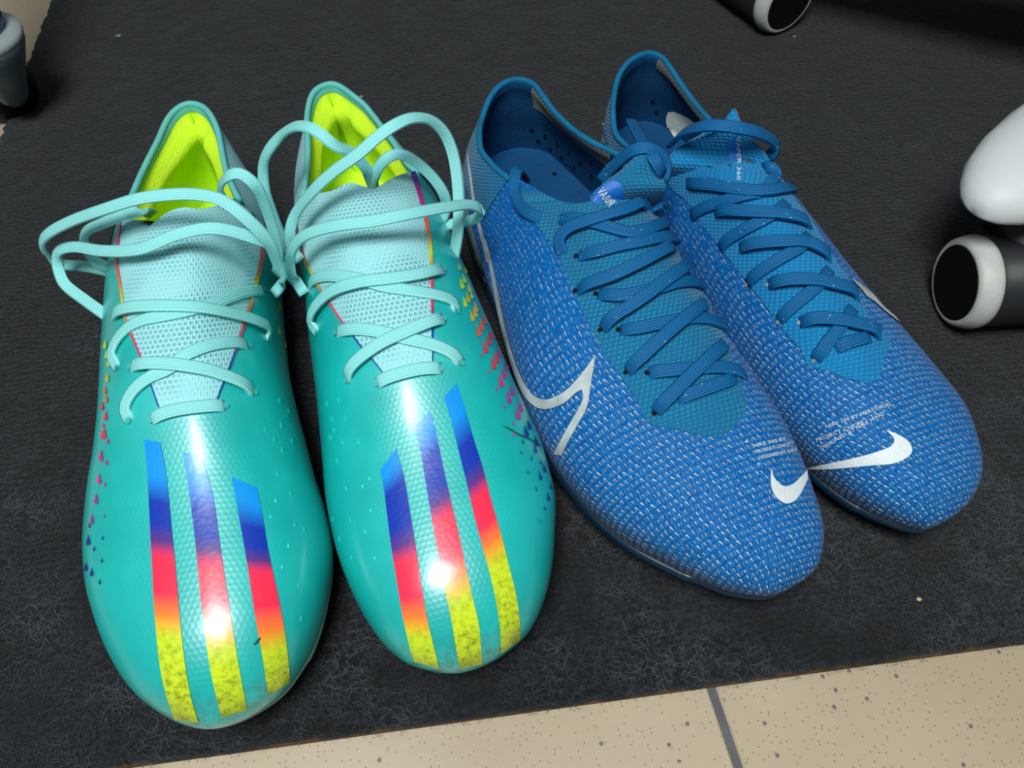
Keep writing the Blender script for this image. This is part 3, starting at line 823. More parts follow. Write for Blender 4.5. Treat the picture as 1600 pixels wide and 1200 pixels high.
def laces(s, name, strands, mat, width, thick, label=None):
    mb = MB(); bend = s.R3 @ Vector((0.0, -.42, .9)).normalized()
    for pts, lift in strands:
        sp_ = s.stroke_pts(pts, lift)
        P = [tuple(p) for p, _ in sp_]; N = []
        for p, n in sp_: N.append(tuple(n if n is not None else bend))
        V, F, UV = ribbon(P, N, width, thick); mb.add(V, F, UV)
    return mb.build(name, mat, s.root, label)

def on_surface(crop, pts, lift, n=9, over=None, tuck=True):
    """resample a pixel stroke, dip its ends into the eyelets"""
    q = resample(crop(pts), n); out = []
    for i, p in enumerate(q):
        l = lift
        if tuck and i in (0, n - 1): l = -.0008
        elif tuck and i in (1, n - 2): l = lift * .75
        out.append((p[0], p[1], l))
    return out, lift

def hole(s, u, v, r=.0013):
    d = (s.R3 @ ray(u, v)).normalized(); c, n, _, _ = s.insbvh.ray_cast(s.cam, d)
    if c is None: return
    if n.dot(d) > 0: n = -n
    c = c + n * .0006; a = n.orthogonal().normalized(); b = n.cross(a)
    link('hole', [c] + [c + (a * math.cos(t) + b * math.sin(t)) * r for t in np.linspace(0, 2 * math.pi, 12, endpoint=False)], [(0, 1 + j, 1 + (j + 1) % 12) for j in range(12)], M['black'], s.insole)

def text_on(s, name, txt, p0, p1, up, mat, lift=.0009, parent=None, space=1.0):
    cu = bpy.data.curves.new('lettering', 'FONT'); cu.body = txt; cu.size = 1; cu.space_character = space; cu.resolution_u = 2
    ob = bpy.data.objects.new('lettering', cu); COL.objects.link(ob)
    dg = bpy.context.evaluated_depsgraph_get(); me = ob.evaluated_get(dg).to_mesh()
    P = np.array([v.co[:2] for v in me.vertices]); F = [tuple(p.vertices) for p in me.polygons]
    ob.evaluated_get(dg).to_mesh_clear(); bpy.data.objects.remove(ob); bpy.data.curves.remove(cu)
    x0, x1 = P[:, 0].min(), P[:, 0].max(); P[:, 0] = (P[:, 0] - x0) / (x1 - x0); P[:, 1] /= .72
    V = []
    for x, yv in P:
        u = p0[0] + (p1[0] - p0[0]) * x + up[0] * yv; v = p0[1] + (p1[1] - p0[1]) * x + up[1] * yv
        V.append(s.hit(u, v, False, lift)[0])
    o = link(name, V, F, mat, parent or s.root, smooth=False)
    c = sum((p.normal.dot(s.cam - p.center) for p in o.data.polygons))
    if c < 0: o.data.flip_normals()
    return o

def inner_band(s, name, c0, c1, j0, mat, lift=.0005, label=None):
    G = s.I[c0:c1, j0:] + s.In[c0:c1, j0:] * lift; G[:, -1] = s.I[c0:c1, -1] + np.array([0, 0, .0003])
    return fix_normals(s.sheet(name, G, mat, label=label))

# crops the coordinates were read in
c1, c2, c3, c4 = Crop(40, 120, 3.6364), Crop(380, 120, 3.6364), Crop(60, 400, 3.6364), Crop(440, 370, 3.6364)
c5, c6, c7, c8 = Crop(100, 660, 2.4), Crop(480, 580, 2.4), Crop(700, 80, 3.6364), Crop(900, 70, 3.6364)
b1, b2, b3, b4 = Crop(720, 380, 3.6364), Crop(1060, 300, 3.6364), Crop(860, 620, 3.6364), Crop(1160, 540, 3.6364)

# ---- teal pair -------------------------------------------------------------
PAIR_T, PAIR_B = 'teal football boots', 'blue knitted football boots'
def droplets(s, lst):
    mats = {}
    for (u, v, ln, wd, dx, dy, m) in lst:
        mats.setdefault(m, []).append((u, v, ln, wd, dx, dy))
    for m, L in mats.items():
        mb = MB()
        for (u, v, ln, wd, dx, dy) in L:
            l = math.hypot(dx, dy); dx, dy = dx / l, dy / l; V = []
            prof = [(-1, 0), (-.5, .30), (0, .62), (.4, .95), (.75, .85), (1, 0)]
            for t, w in prof:
                for sg in (-1, 1):
                    V.append(tuple(s.hit(u + dx * t * ln / 2 - dy * sg * w * wd / 2, v + dy * t * ln / 2 + dx * sg * w * wd / 2, False, .0005)[0]))
            mb.add(V, [(2 * i, 2 * i + 1, 2 * i + 3, 2 * i + 2) for i in range(5)])
        o = mb.build('droplet_print', M[m], s.root); o['kind'] = 'stuff'; o['label'] = M[m].name.split('_')[-1] + ' droplet print'

# left boot of the picture
s = TLs = Shoe('TL', 'football_boot', 'leftmost turquoise football boot, lime lining, long lace loop hanging out to its left', PAIR_T)
build_shell(s, 'teal')
wall_panel(s, 'collar_panel', .42, 1.0, M['collar_knit'], .0006, label='pale cyan knitted collar')
lft = c1([(548, 795), (535, 900), (530, 1000)]) + c3([(450, 20), (468, 120), (482, 210), (500, 340), (545, 470), (598, 600), (640, 715), (690, 862)])
rgt = c1([(1322, 690), (1348, 830), (1338, 970)]) + c3([(1258, 40), (1225, 170), (1190, 300), (1142, 450), (1095, 590), (1050, 710), (1012, 815)])
s.patch('tongue', lft, rgt, M['tongue'], 44, 18, .0005, True, label='pale cyan mesh tongue')
def edge_line(s, pts, w0, w1, sgn, nl=40, name='edge_line'):
    q = resample(pts, nl); d = np.gradient(q, axis=0); d /= np.linalg.norm(d, axis=1, keepdims=True); nrm = np.stack([-d[:, 1], d[:, 0]], 1)
    w = np.linspace(w0, w1, nl)[:, None]
    G = []
    for i in range(nl):
        for t in (-.5, 0, .5): G.append(s.hit(*(q[i] + nrm[i] * w[i] * t), True, .0009)[0])
    return s.sheet(name, np.array(G).reshape(nl, 3, 3), M['line'], label='rainbow line along the tongue edge')
edge_line(s, lft, 5.5, 1.6, 1); edge_line(s, rgt, 8.5, 1.6, 1)
nc = s.strip.shape[0]
wall_panel(s, 'heel_line', .34, .42, M['heel_line'], .0008, 0, nc // 2 + 1, nz=3)
def mirror_line(s):
    o = wall_panel(s, 'heel_line', .34, .42, M['heel_line'], .0008, nc // 2, nc, nz=3); uvl = o.data.uv_layers[0].data
    for d in uvl: d.uv[0] = 1 - d.uv[0]
mirror_line(s)
V, F = tube(collar_ring(s), .0015, 8); fix_normals(link('collar_binding', V, F, M['rim_teal'], s.root)); inner_band(s, 'collar_facing', 0, len(s.strip), -2, M['rim_teal'])
for (A, B), wp in zip((([(303, 65), (315, 200), (325, 400), (333, 550), (342, 720), (360, 900), (385, 1020), (418, 1112)], [(362, 75), (385, 200), (405, 400), (420, 550), (435, 720), (455, 900), (478, 1030), (506, 1122)]),
             ([(446, 110), (470, 260), (490, 420), (505, 570), (520, 720), (545, 900), (565, 1000), (592, 1105)], [(520, 130), (560, 280), (580, 420), (600, 560), (622, 700), (650, 880), (668, 980), (686, 1075)]),
             ([(628, 205), (655, 350), (680, 490), (700, 620), (720, 750), (740, 860), (755, 960), (765, 1022)], [(722, 245), (745, 360), (765, 480), (790, 600), (815, 720), (832, 830), (842, 930), (843, 975)])), [(0.13, 0.22, 0.3, 0.36, 0.42, 0.54, 0.62, 0.7), (0.1, 0.22, 0.32, 0.37, 0.44, 0.58, 0.66, 0.76), (0.1, 0.22, 0.32, 0.38, 0.44, 0.6, 0.72, 0.82)]):
    s.patch('stripe', c5(A), c5(B), M['stripe'], 56, 8, .0004, warp=wp, label='rainbow gradient stripe')
lz = []
add = lambda c, p, l=.0014, n=11, **k: lz.append(on_surface(c, p, l, n, **k))
add(c3, [(640, 930), (760, 885), (900, 862), (1062, 850)])
add(c3, [(515, 937), (505, 860), (560, 760), (650, 690), (760, 640), (830, 575), (950, 520), (1080, 497), (1195, 507)], .0013, 15)
add(c3, [(520, 630), (650, 618), (800, 628), (960, 662), (1100, 715), (1228, 775)], .0028)
add(c3, [(445, 638), (428, 560), (480, 455), (580, 380), (720, 348), (850, 320), (1000, 272), (1130, 220), (1282, 192)], .0013, 15)
add(c3, [(412, 350), (520, 312), (700, 302), (900, 312), (1100, 350), (1250, 400), (1308, 440), (1312, 480)], .0030, 14)
laces(s, 'lace', lz, M['lace_teal'], .0050, .0015)
lp = [(c1([(540, 1120, .058), (350, 1080, .058), (200, 1065, .060), (130, 1020, .068), (92, 950, .078), (130, 890, .087), (260, 820, .097), (450, 752, .108), (650, 692, .115), (850, 668, .117), (1000, 672, .116), (1120, 705, .114), (1250, 800, .109), (1370, 925, .099), (1430, 1050, .085), (1458, 1140, .074)]) + c3([(1390, 150, .064), (1340, 215, .058)]), 0),
      (c3([(405, 352, .064), (280, 262, .064), (160, 170, .065)]) + c1([(195, 1120, .067), (180, 1050, .071), (190, 990, .077), (280, 967, .083), (450, 990, .093), (650, 978, .101), (850, 900, .106), (1020, 862, .107), (1150, 872, .105), (1320, 925, .098), (1400, 970, .088), (1440, 1040, .075), (1425, 1120, .066)]), 0),
      (c1([(500, 1095, .060), (400, 1050, .066), (338, 950, .074), (345, 880, .082), (430, 835, .090), (560, 785, .097), (640, 765, .100), (690, 768, .093), (722, 778, .080)]), 0),
      (c1([(1120, 690, .085), (1112, 620, .094), (1150, 565, .103), (1220, 550, .105), (1300, 610, .101), (1350, 700, .092), (1392, 820, .080), (1428, 950, .068), (1440, 1040, .060)]), 0)]
laces(s, 'lace_loop', lp, M['lace_teal'], .0050, .0015)
for p in c3([(640, 930), (1062, 850), (515, 937), (1195, 507), (520, 630), (1228, 775), (445, 638), (1282, 192), (1312, 480)]): disc_patch(s, 'eyelet', *p, .0013, M['eyelet_pale'])
D = []
for x, yv, m, sz in ((385, 500, 'd_yel', 1), (405, 600, 'd_yel', 1), (392, 560, 'd_yel', .8), (398, 690, 'd_gold', 1), (385, 760, 'd_org', .9), (392, 810, 'd_org', .9), (368, 850, 'd_red', 1), (388, 905, 'd_red', 1.1), (375, 960, 'd_red', .6), (372, 1010, 'd_pink', 1.1), (403, 1050, 'd_pink', .5), (362, 1130, 'd_mag', 1.1), (390, 1170, 'd_mag', .6)):
    (u, v), = c3([(x, yv)]); D.append((u, v, 16 * sz, 5.5 * sz, -.1, 1, m))
for x, yv, m, sz in ((155, 40, 'd_red', 1), (142, 125, 'd_pink', 1), (136, 210, 'd_pink', 1), (124, 285, 'd_mag', 1), (108, 362, 'd_mag', .9), (95, 440, 'd_navy', 1), (86, 540, 'd_navy', .8), (108, 560, 'd_navy', .8), (166, 70, 'd_pink', .5), (165, 150, 'd_pink', .5), (157, 230, 'd_pink', .5), (154, 350, 'd_mag', .4), (149, 432, 'd_navy', .4), (117, 472, 'd_navy', .5), (146, 516, 'd_navy', .45), (138, 596, 'd_navy', .5), (100, 385, 'd_navy', .5)):
    (u, v), = c5([(x, yv)]); D.append((u, v, 19 * sz, 6 * sz, -.05, 1, m))
for x, yv in ((1380, 280), (1377, 425), (1412, 500)):
    (u, v), = c3([(x, yv)]); D.append((u - 4, v, 14, 4, .1, 1, 'd_yel'))
droplets(s, D)

def ribs(s, pts, dx, dy):
    mb = MB()
    for (u, v) in pts:
        l = math.hypot(dx, dy); ex, ey = dx / l, dy / l; V = []
        for t, w, h in ((-1, .2, -.0002), (-.6, .8, .00035), (0, 1, .0007), (.6, .8, .00035), (1, .2, -.0002)):
            for sg, k in ((-1, -.0002), (0, 1), (1, -.0002)):
                V.append(tuple(s.hit(u + ex * t * 6.5 - ey * sg * w * 2.6, v + ey * t * 6.5 + ex * sg * w * 2.6, False, h if sg == 0 else k)[0]))
        mb.add(V, grid_faces(5, 3))
    o = mb.build('grip_ribs', M['rib'], s.root); o['kind'] = 'stuff'
M['rib'] = plain('teal_raised_rib', S(20, 190, 184), .2, .6)
ribs(s, c5([(850, 265), (795, 290), (843, 460), (905, 495), (775, 350), (890, 735), (800, 190), (865, 380), (820, 540), (880, 610), (900, 400)]) + c3([(1290, 985), (1380, 960), (1440, 1050), (1385, 1100), (1340, 1040), (1420, 880), (1370, 820)]), .15, 1)
s.patch('scuff', c5([(710, 832), (722, 816), (733, 805)]), c5([(714, 836), (731, 820), (737, 807)]), M['scuff'], 6, 3, .0006)

# second boot
s = TRs = Shoe('TR', 'football_boot', 'turquoise football boot with lime lining and tall lace arch, beside the blue boots', PAIR_T)
build_shell(s, 'teal')
wall_panel(s, 'collar_panel', .42, 1.0, M['collar_knit'], .0006, label='pale cyan knitted collar')
lft = c2([(335, 620), (312, 720), (302, 800), (315, 890), (335, 980)]) + c4([(115, 60), (145, 140), (185, 215), (235, 310), (295, 400), (350, 480), (410, 560), (470, 640), (530, 710), (585, 780)])
rgt = c2([(958, 545), (1000, 680), (1030, 800), (1046, 900)]) + c4([(832, 10), (842, 100), (846, 200), (850, 300), (852, 440), (854, 550), (856, 720)])
s.patch('tongue', lft, rgt, M['tongue'], 44, 18, .0005, True, label='pale cyan mesh tongue')
edge_line(s, lft, 6, 1.6, 1); edge_line(s, rgt, 8, 1.6, 1)
wall_panel(s, 'heel_line', .34, .42, M['heel_line'], .0008, 0, nc // 2 + 1, nz=3); mirror_line(s)
V, F = tube(collar_ring(s), .0015, 8); fix_normals(link('collar_binding', V, F, M['rim_teal'], s.root)); inner_band(s, 'collar_facing', 0, len(s.strip), -2, M['rim_teal'])
for (A, B), wp in zip((([(275, 372), (290, 450), (305, 570), (320, 680), (340, 800), (360, 920), (385, 1030), (402, 1085)], [(335, 290), (365, 400), (385, 520), (405, 640), (425, 770), (445, 900), (470, 1010), (496, 1112)]),
             ([(403, 207), (425, 300), (445, 420), (465, 540), (490, 680), (515, 810), (540, 930), (570, 1112)], [(462, 150), (485, 240), (510, 360), (540, 490), (570, 620), (600, 760), (625, 870), (645, 960), (655, 1095)]),
             ([(513, 97), (540, 190), (570, 310), (600, 430), (630, 560), (665, 690), (700, 830), (720, 950), (725, 1055)], [(560, 47), (590, 140), (625, 260), (660, 370), (690, 490), (725, 610), (755, 730), (780, 830), (795, 940), (796, 1005)])), [(0.05, 0.14, 0.33, 0.42, 0.5, 0.67, 0.77, 0.87), (0.06, 0.15, 0.28, 0.34, 0.41, 0.57, 0.64, 0.74), (0.1, 0.21, 0.3, 0.36, 0.42, 0.53, 0.6, 0.69)]):
    s.patch('stripe', c6(A), c6(B), M['stripe'], 56, 8, .0004, warp=wp, label='rainbow gradient stripe')
lz = []
add(c4, [(540, 832), (640, 792), (780, 757), (908, 747)])
add(c4, [(308, 542), (420, 527), (560, 542), (700, 580), (850, 617), (960, 665), (1022, 718)], .0013, 13)
add(c4, [(368, 815), (440, 722), (560, 622), (700, 552), (820, 502), (922, 462)], .0028, 13)
add(c4, [(148, 290), (220, 232), (330, 227), (450, 247), (600, 292), (750, 317), (900, 347), (985, 385), (1000, 425)], .0013, 15)
add(c4, [(200, 548), (190, 480), (235, 392), (330, 312), (470, 272), (620, 257), (780, 232), (922, 182)], .0030, 15)
laces(s, 'lace', lz, M['lace_teal'], .0052, .0015)
lp = [(c4([(130, 325, .060), (80, 250, .064)]) + c2([(272, 1130, .069), (264, 1040, .077), (297, 950, .088), (380, 887, .097), (550, 842, .105), (750, 817, .108), (950, 777, .107), (1150, 742, .100), (1275, 727, .092), (1340, 745, .086), (1345, 785, .079), (1300, 815, .074), (1200, 835, .068), (1080, 857, .062)]), 0),
      (c2([(325, 1045, .066), (285, 990, .070), (266, 890, .080), (300, 775, .090), (400, 645, .105), (520, 535, .115), (650, 442, .122), (760, 345, .127), (860, 275, .129), (960, 235, .127), (1060, 245, .121), (1140, 315, .113), (1190, 430, .104), (1215, 570, .095), (1225, 720, .086), (1222, 850, .079), (1205, 980, .070), (1180, 1088, .061)]), 0),
      (c2([(745, 640, .086), (725, 585, .092), (690, 510, .101), (610, 430, .110), (520, 390, .116), (440, 325, .120), (370, 288, .120), (290, 285, .115), (215, 335, .105), (138, 430, .095), (114, 520, .086), (122, 640, .076), (152, 740, .067), (192, 850, .058), (235, 940, .050), (268, 1005, .042)]), 0),
      (c2([(735, 640, .086), (745, 570, .094), (780, 500, .101), (835, 452, .105), (900, 442, .104), (980, 482, .099), (1080, 575, .090), (1140, 665, .082), (1152, 735, .075), (1130, 810, .068), (1090, 860, .060)]), 0)]
laces(s, 'lace_loop', lp, M['lace_teal'], .0050, .0015)
for p in c4([(540, 832), (908, 747), (308, 542), (1022, 718), (368, 815), (922, 462), (1000, 425), (200, 548), (922, 182)]): disc_patch(s, 'eyelet', *p, .0013, M['eyelet_pale'])
D = []
big = [(1003, 172, 'd_yel', .7), (1030, 238, 'd_yel', .9), (1018, 268, 'd_yel', 1), (1040, 190, 'd_yel', .6), (1058, 290, 'd_yel', .9), (1052, 345, 'd_gold', 1), (1036, 372, 'd_yel', 1), (1072, 330, 'd_yel', .8), (1097, 400, 'd_gold', 1), (1076, 452, 'd_gold', 1), (1092, 430, 'd_gold', 1), (1112, 535, 'd_org', 1.1), (1130, 500, 'd_org', 1.1), (1146, 468, 'd_org', .9), (1150, 625, 'd_red', 1.2), (1172, 585, 'd_red', 1.1), (1186, 555, 'd_red', .8), (1197, 718, 'd_red', 1.2), (1215, 685, 'd_red', 1.1), (1230, 655, 'd_pink', .8), (1240, 820, 'd_pink', 1.2), (1258, 775, 'd_pink', 1.1), (1272, 735, 'd_pink', .8), (1284, 912, 'd_mag', 1.2), (1303, 872, 'd_mag', 1.1), (1335, 1005, 'd_mag', 1.2), (1350, 965, 'd_mag', 1), (1383, 1105, 'd_navy', 1.1), (1400, 1068, 'd_navy', 1), (1440, 1160, 'd_navy', 1)]
small = [(1130, 668, 'd_red'), (1175, 765, 'd_red'), (1218, 862, 'd_pink'), (1262, 964, 'd_mag'), (1312, 1057, 'd_mag'), (1315, 1122, 'd_mag'), (1367, 1165, 'd_navy')]
for x, yv, m, k in big:
    (u, v), = c4([(x, yv)]); D.append((u, v, 19 * k, 6.5 * k, .28, 1, m))
for x, yv, m in small:
    (u, v), = c4([(x, yv)]); D.append((u, v, 8, 3.4, .25, 1, m))
for x, yv, k in ((815, 225, .9), (852, 290, 1), (870, 392, .9), (885, 362, .9), (900, 470, .9), (910, 430, .7), (800, 305, .45), (825, 378, .45), (838, 327, .5), (855, 440, .5), (887, 512, .5), (867, 560, .35), (872, 340, .5)):
    (u, v), = c6([(x, yv)]); D.append((u, v, 18 * k, 5 * k, .2, 1, 'd_navy'))
droplets(s, D)
ribs(s, c6([(110, 335), (145, 440), (190, 265), (230, 400), (205, 430), (235, 520), (165, 700), (250, 700), (130, 265), (95, 555), (100, 220), (160, 560), (120, 630), (215, 600)]) + c4([(285, 1040), (360, 1030), (275, 1140), (345, 1165), (430, 1160), (255, 950), (320, 930)]), .2, 1)
s.patch('scuff', c4([(1255, 1075), (1300, 1095), (1340, 1120), (1410, 1150), (1470, 1190)]), c4([(1255, 1078), (1310, 1110), (1345, 1132), (1410, 1158), (1470, 1194)]), M['scuff'], 14, 2, .0006)

# ---- blue pair ---------------------------------------------------------------
s = BLs = Shoe('BL', 'football_boot', 'blue knitted football boot with white outlined check mark on its side, second from the right', PAIR_B)
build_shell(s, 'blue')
wall_panel(s, 'collar_band', .52, 1.0, M['knit_dark'], .0007, label='teal blue ribbed collar')
V, F = tube(collar_ring(s), .0016, 8); fix_normals(link('collar_binding', V, F, M['rim_blue'], s.root))
A = [(800, 300), (838, 350), (868, 390), (890, 440), (912, 490), (938, 540), (968, 585), (995, 625), (1012, 660), (1060, 672), (1100, 682), (1122, 684)]
B = [(1050, 280), (1062, 320), (1075, 365), (1088, 410), (1102, 450), (1116, 490), (1130, 525), (1146, 570), (1160, 610), (1164, 640), (1150, 664), (1124, 684)]
s.patch('knit_panel', A, B, M['knit'], 60, 34, .0007, True, label='teal blue ribbed knit under the laces')
def flap(s, name, rows, mat, n=(26, 18), label=None):
    """rising tongue: rows of (left, right) points, a height where it leaves the upper"""
    Lp, Rp = [], []
    for l, r in rows:
        for q, out in ((l, Lp), (r, Rp)):
            out.append(tuple(s.pt(*q)) if len(q) > 2 else tuple(s.hit(q[0], q[1], True, .0012)[0]))
    def rs(P, m):
        P = np.array(P); Q = resample(np.c_[np.arange(len(P)) * 10., P], m); return Q[:, 1:]
    A, B = rs(Lp, n[0]), rs(Rp, n[0]); w = np.linspace(0, 1, n[1])[None, :, None]
    G = A[:, None] * (1 - w) + B[:, None] * w
    rise = np.sin(math.pi * np.linspace(0, 1, n[1]))[None, :] * smoothstep(np.linspace(0, 1, n[0]) / .6)[:, None] * .0045
    G[..., 2] += rise
    o = s.sheet(name, G, mat, label=label)
    m = o.modifiers.new('thickness', 'SOLIDIFY'); m.thickness = .0022; m.offset = -1
    s.flapbvh = BVHTree.FromPolygons([Vector(v) for v in G.reshape(-1, 3)], grid_faces(*n))
    return o
flap(s, 'tongue', [(c7([(850, 890)])[0], c7([(1240, 880)])[0]), (c7([(806, 838, .0860)])[0], c7([(1235, 790, .088)])[0]), (c7([(875, 755, .090)])[0], c7([(1222, 720, .091)])[0]), (c7([(985, 672, .094)])[0], c7([(1205, 655, .094)])[0]), (c7([(1050, 612, .096)])[0], c7([(1150, 598, .097)])[0])], M['knit'], label='ribbed knit tongue')
tg = s.patch('tongue_tag', c7([(775, 815), (850, 885), (930, 910)]), c7([(940, 735), (985, 760), (1000, 830)]), M['tag_blue'], 12, 10, .0005, label='bright blue tag')
text_on(s, 'lettering', 'VAPOR', c7([(846, 800)])[0], c7([(912, 898)])[0], (12, -8), M['white'], .0010, tg)
st = s.strip; nc2, nw2 = st.shape[:2]
inner_band(s, 'collar_lining', nc2 // 2 + 10, nc2 - 1, -7, M['lining_grey'], .0006, 'worn grey fabric band inside the collar')
# white check mark drawn as an outline on the outer side
s.patch('check_mark_outline', b1([(128, -20), (165, 110), (195, 270), (230, 450), (275, 620), (325, 770), (380, 880), (450, 936), (520, 938), (600, 905), (660, 850), (692, 832), (745, 770), (766, 655)]),
        b1([(150, -20), (182, 100), (217, 260), (252, 440), (300, 620), (352, 760), (412, 855), (480, 888), (550, 870), (610, 832), (665, 775), (705, 725), (745, 670), (764, 650)]), M['off_white'], 80, 4, .0009)
s.patch('check_mark_outline', b1([(692, 828), (700, 880), (680, 930), (640, 1000), (590, 1090), (535, 1195)]), b1([(748, 760), (737, 850), (718, 940), (682, 1010), (625, 1110), (582, 1205)]), M['off_white'], 26, 4, .0009)
s.patch('heel_stripe', c7([(100, 490), (115, 600), (128, 710), (148, 860), (178, 1000), (215, 1150), (225, 1200)]), c7([(108, 490), (126, 600), (142, 710), (164, 860), (198, 1000), (238, 1150), (248, 1200)]), M['off_white'], 40, 3, .0009)
s.patch('heel_plate', c7([(78, 690), (72, 800), (74, 960), (105, 1090), (150, 1195), (195, 1320)]), c7([(92, 640), (106, 800), (132, 950), (165, 1090), (196, 1195), (225, 1320)]), M['silver'], 30, 5, .0006, label='scuffed silver heel plate')
sw = s.patch('check_mark', b3([(1250, 408), (1260, 452), (1290, 492), (1330, 512), (1370, 497), (1410, 460), (1448, 418)]), b3([(1246, 430), (1246, 500), (1262, 552), (1300, 594), (1345, 608), (1400, 572), (1452, 470)]), M['white'], 30, 8, .0009, label='small white check mark on the toe')
for txt, a_, b_ in (('NIKE 100 BY', (1148, 292), (1330, 250)), ('PROJECT CNCPT', (1160, 325), (1372, 276)), ('DESIGNED AT NIKE', (1180, 358), (1390, 312))):
    text_on(s, 'lettering', txt, b3([a_])[0], b3([b_])[0], (-1.2, -5.2), M['white'], .0009)
for p in ((1110, 262), (1180, 388)):
    (u, v), = b3([p])
    text_on(s, 'lettering', '+', (u - 3, v + 3), (u + 3, v + 2), (-1.5, -7), M['white'], .0009)
lz = []
lz.append((c7([(440, 730, .052), (418, 690, .064), (398, 676, .070), (384, 705, .071), (382, 760, .070)]) + [q + (.002,) for q in c7([(400, 830), (432, 890), (480, 930)])] + [q + (-.0008,) for q in c7([(545, 955)])], .002))
add(c7, [(628, 958), (740, 962), (850, 990), (960, 1030), (1050, 1047), (1160, 1012), (1270, 952), (1370, 915)], .0022, 14)
add(c7, [(655, 1160), (655, 1095), (715, 1022), (850, 977), (1000, 932), (1150, 862), (1290, 787)], .0042, 14)
add(b1, [(665, 78), (780, 60), (900, 30), (1020, 8), (1130, -15), (1240, -15), (1320, 20)], .0024, 13)
add(b1, [(665, 272), (780, 238), (900, 192), (1050, 112), (1210, 12)], .0042, 12)
add(b1, [(778, 292), (880, 308), (960, 302), (1100, 272), (1230, 235), (1330, 238), (1412, 272)], .0022, 13)
add(b1, [(805, 492), (870, 442), (970, 372), (1080, 290), (1200, 192), (1312, 98)], .0042, 13)
add(b1, [(903, 495), (1000, 492), (1130, 467), (1270, 442), (1370, 442), (1470, 477), (1525, 502)], .0022, 13)
add(b1, [(945, 732), (1020, 672), (1130, 560), (1250, 450), (1392, 328)], .0042, 12)
add(b1, [(1063, 740), (1180, 732), (1300, 722), (1450, 717), (1560, 737), (1620, 752)], .0022, 12)
add(b1, [(1105, 962), (1200, 862), (1300, 760), (1400, 660), (1502, 568)], .0042, 12)
add(b1, [(1222, 888), (1300, 862), (1400, 827), (1500, 792), (1562, 765)], .0022, 10)
laces(s, 'lace', lz, M['lace_blue'], .0056, .0021)
lp = [(c7([(865, 740, .078), (925, 668, .086), (995, 605, .094), (1065, 558, .1005), (1140, 552, .1015), (1210, 592, .098), (1238, 660, .093), (1218, 740, .088)]), 0),
      (c7([(1040, 395, .066), (1068, 450, .080), (1105, 520, .092), (1150, 580, .099), (1190, 640, .098), (1215, 700, .092)]), 0)]
laces(s, 'lace_loop', lp, M['lace_blue'], .0056, .0021)
for p in b1([(655, 275), (796, 496), (940, 736), (1100, 968), (660, 78), (772, 292), (900, 495), (1058, 738)]): disc_patch(s, 'eyelet', *p, .0011, M['black'], .0012)
for p in c7([(478, 445), (555, 483), (625, 530), (690, 580), (755, 638), (815, 635), (820, 712), (515, 512), (585, 555), (648, 605), (720, 660), (605, 700)]):
    hole(s, *p)

s = BRs = Shoe('BR', 'football_boot', 'blue knitted football boot with filled white check mark across its toe, rightmost of the row', PAIR_B)
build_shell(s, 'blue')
wall_panel(s, 'collar_band', .52, 1.0, M['knit_dark'], .0007, label='teal blue ribbed collar')
V, F = tube(collar_ring(s), .0016, 8); fix_normals(link('collar_binding', V, F, M['rim_blue'], s.root))
A = c8([(330, 545), (420, 640), (480, 720), (560, 830)]) + b2([(60, 60), (150, 200), (260, 340), (370, 480), (480, 620), (580, 760), (700, 900), (740, 985), (850, 1020), (960, 1060), (1060, 1088)])
B = c8([(1090, 650), (1180, 790), (1250, 900)]) + b2([(740, 150), (810, 260), (880, 380), (950, 480), (1010, 590), (1060, 680), (1120, 780), (1200, 850), (1165, 960), (1135, 1060), (1070, 1090)])
s.patch('knit_panel', A, B, M['knit_bright'], 60, 34, .0007, True, label='bright blue ribbed knit under the laces')
flap(s, 'tongue', [(c8([(500, 760)])[0], c8([(1150, 800)])[0]), (c8([(505, 680, .0770)])[0], c8([(1140, 735, .0820)])[0]), (c8([(565, 595, .0800)])[0], c8([(1100, 660, .0860)])[0]), (c8([(685, 540, .0875)])[0], c8([(1045, 590, .0905)])[0]), (c8([(795, 490, .0955)])[0], c8([(980, 510, .0955)])[0]), (c8([(836, 445, .098)])[0], c8([(940, 440, .098)])[0]), (c8([(846, 422, .0995)])[0], c8([(924, 402, .100)])[0])], M['knit_bright'], label='ribbed knit tongue')
tg = s.patch('tongue_tag', c8([(862, 540), (868, 620), (885, 700), (895, 760)]), c8([(925, 520), (935, 610), (945, 700), (945, 770)]), M['tag_blue'], 12, 6, .0005, label='bright blue tag')
text_on(s, 'lettering', 'VAPOR 360', c8([(915, 515)])[0], c8([(915, 775)])[0], (6, 0), M['white'], .0010, tg)
inner_band(s, 'collar_lining', nc2 // 2 + 8, nc2 - 1, -4, M['lining_grey'], .0006, 'worn grey fabric band inside the collar')
s.patch('check_mark', b4([(372, 692), (500, 664), (620, 640), (740, 610), (830, 578), (857, 548), (850, 520), (812, 482)]), b4([(375, 697), (500, 697), (620, 688), (740, 678), (850, 670), (930, 636), (958, 595), (935, 545), (880, 508), (815, 482)]), M['white'], 50, 8, .0009, label='long white check mark across the toe')
s.patch('check_mark_outline', b2([(978, 495), (1040, 540), (1100, 588), (1150, 648), (1210, 700), (1262, 745)]), b2([(988, 512), (1030, 556), (1060, 595), (1110, 630), (1165, 680), (1235, 735)]), M['off_white'], 20, 4, .0009)
s.patch('heel_plate', c7([(818, 380), (828, 430), (830, 480), (850, 520)]), c7([(880, 375), (885, 430), (892, 480), (905, 525)]), M['silver'], 12, 5, .0009, label='scuffed silver heel plate')
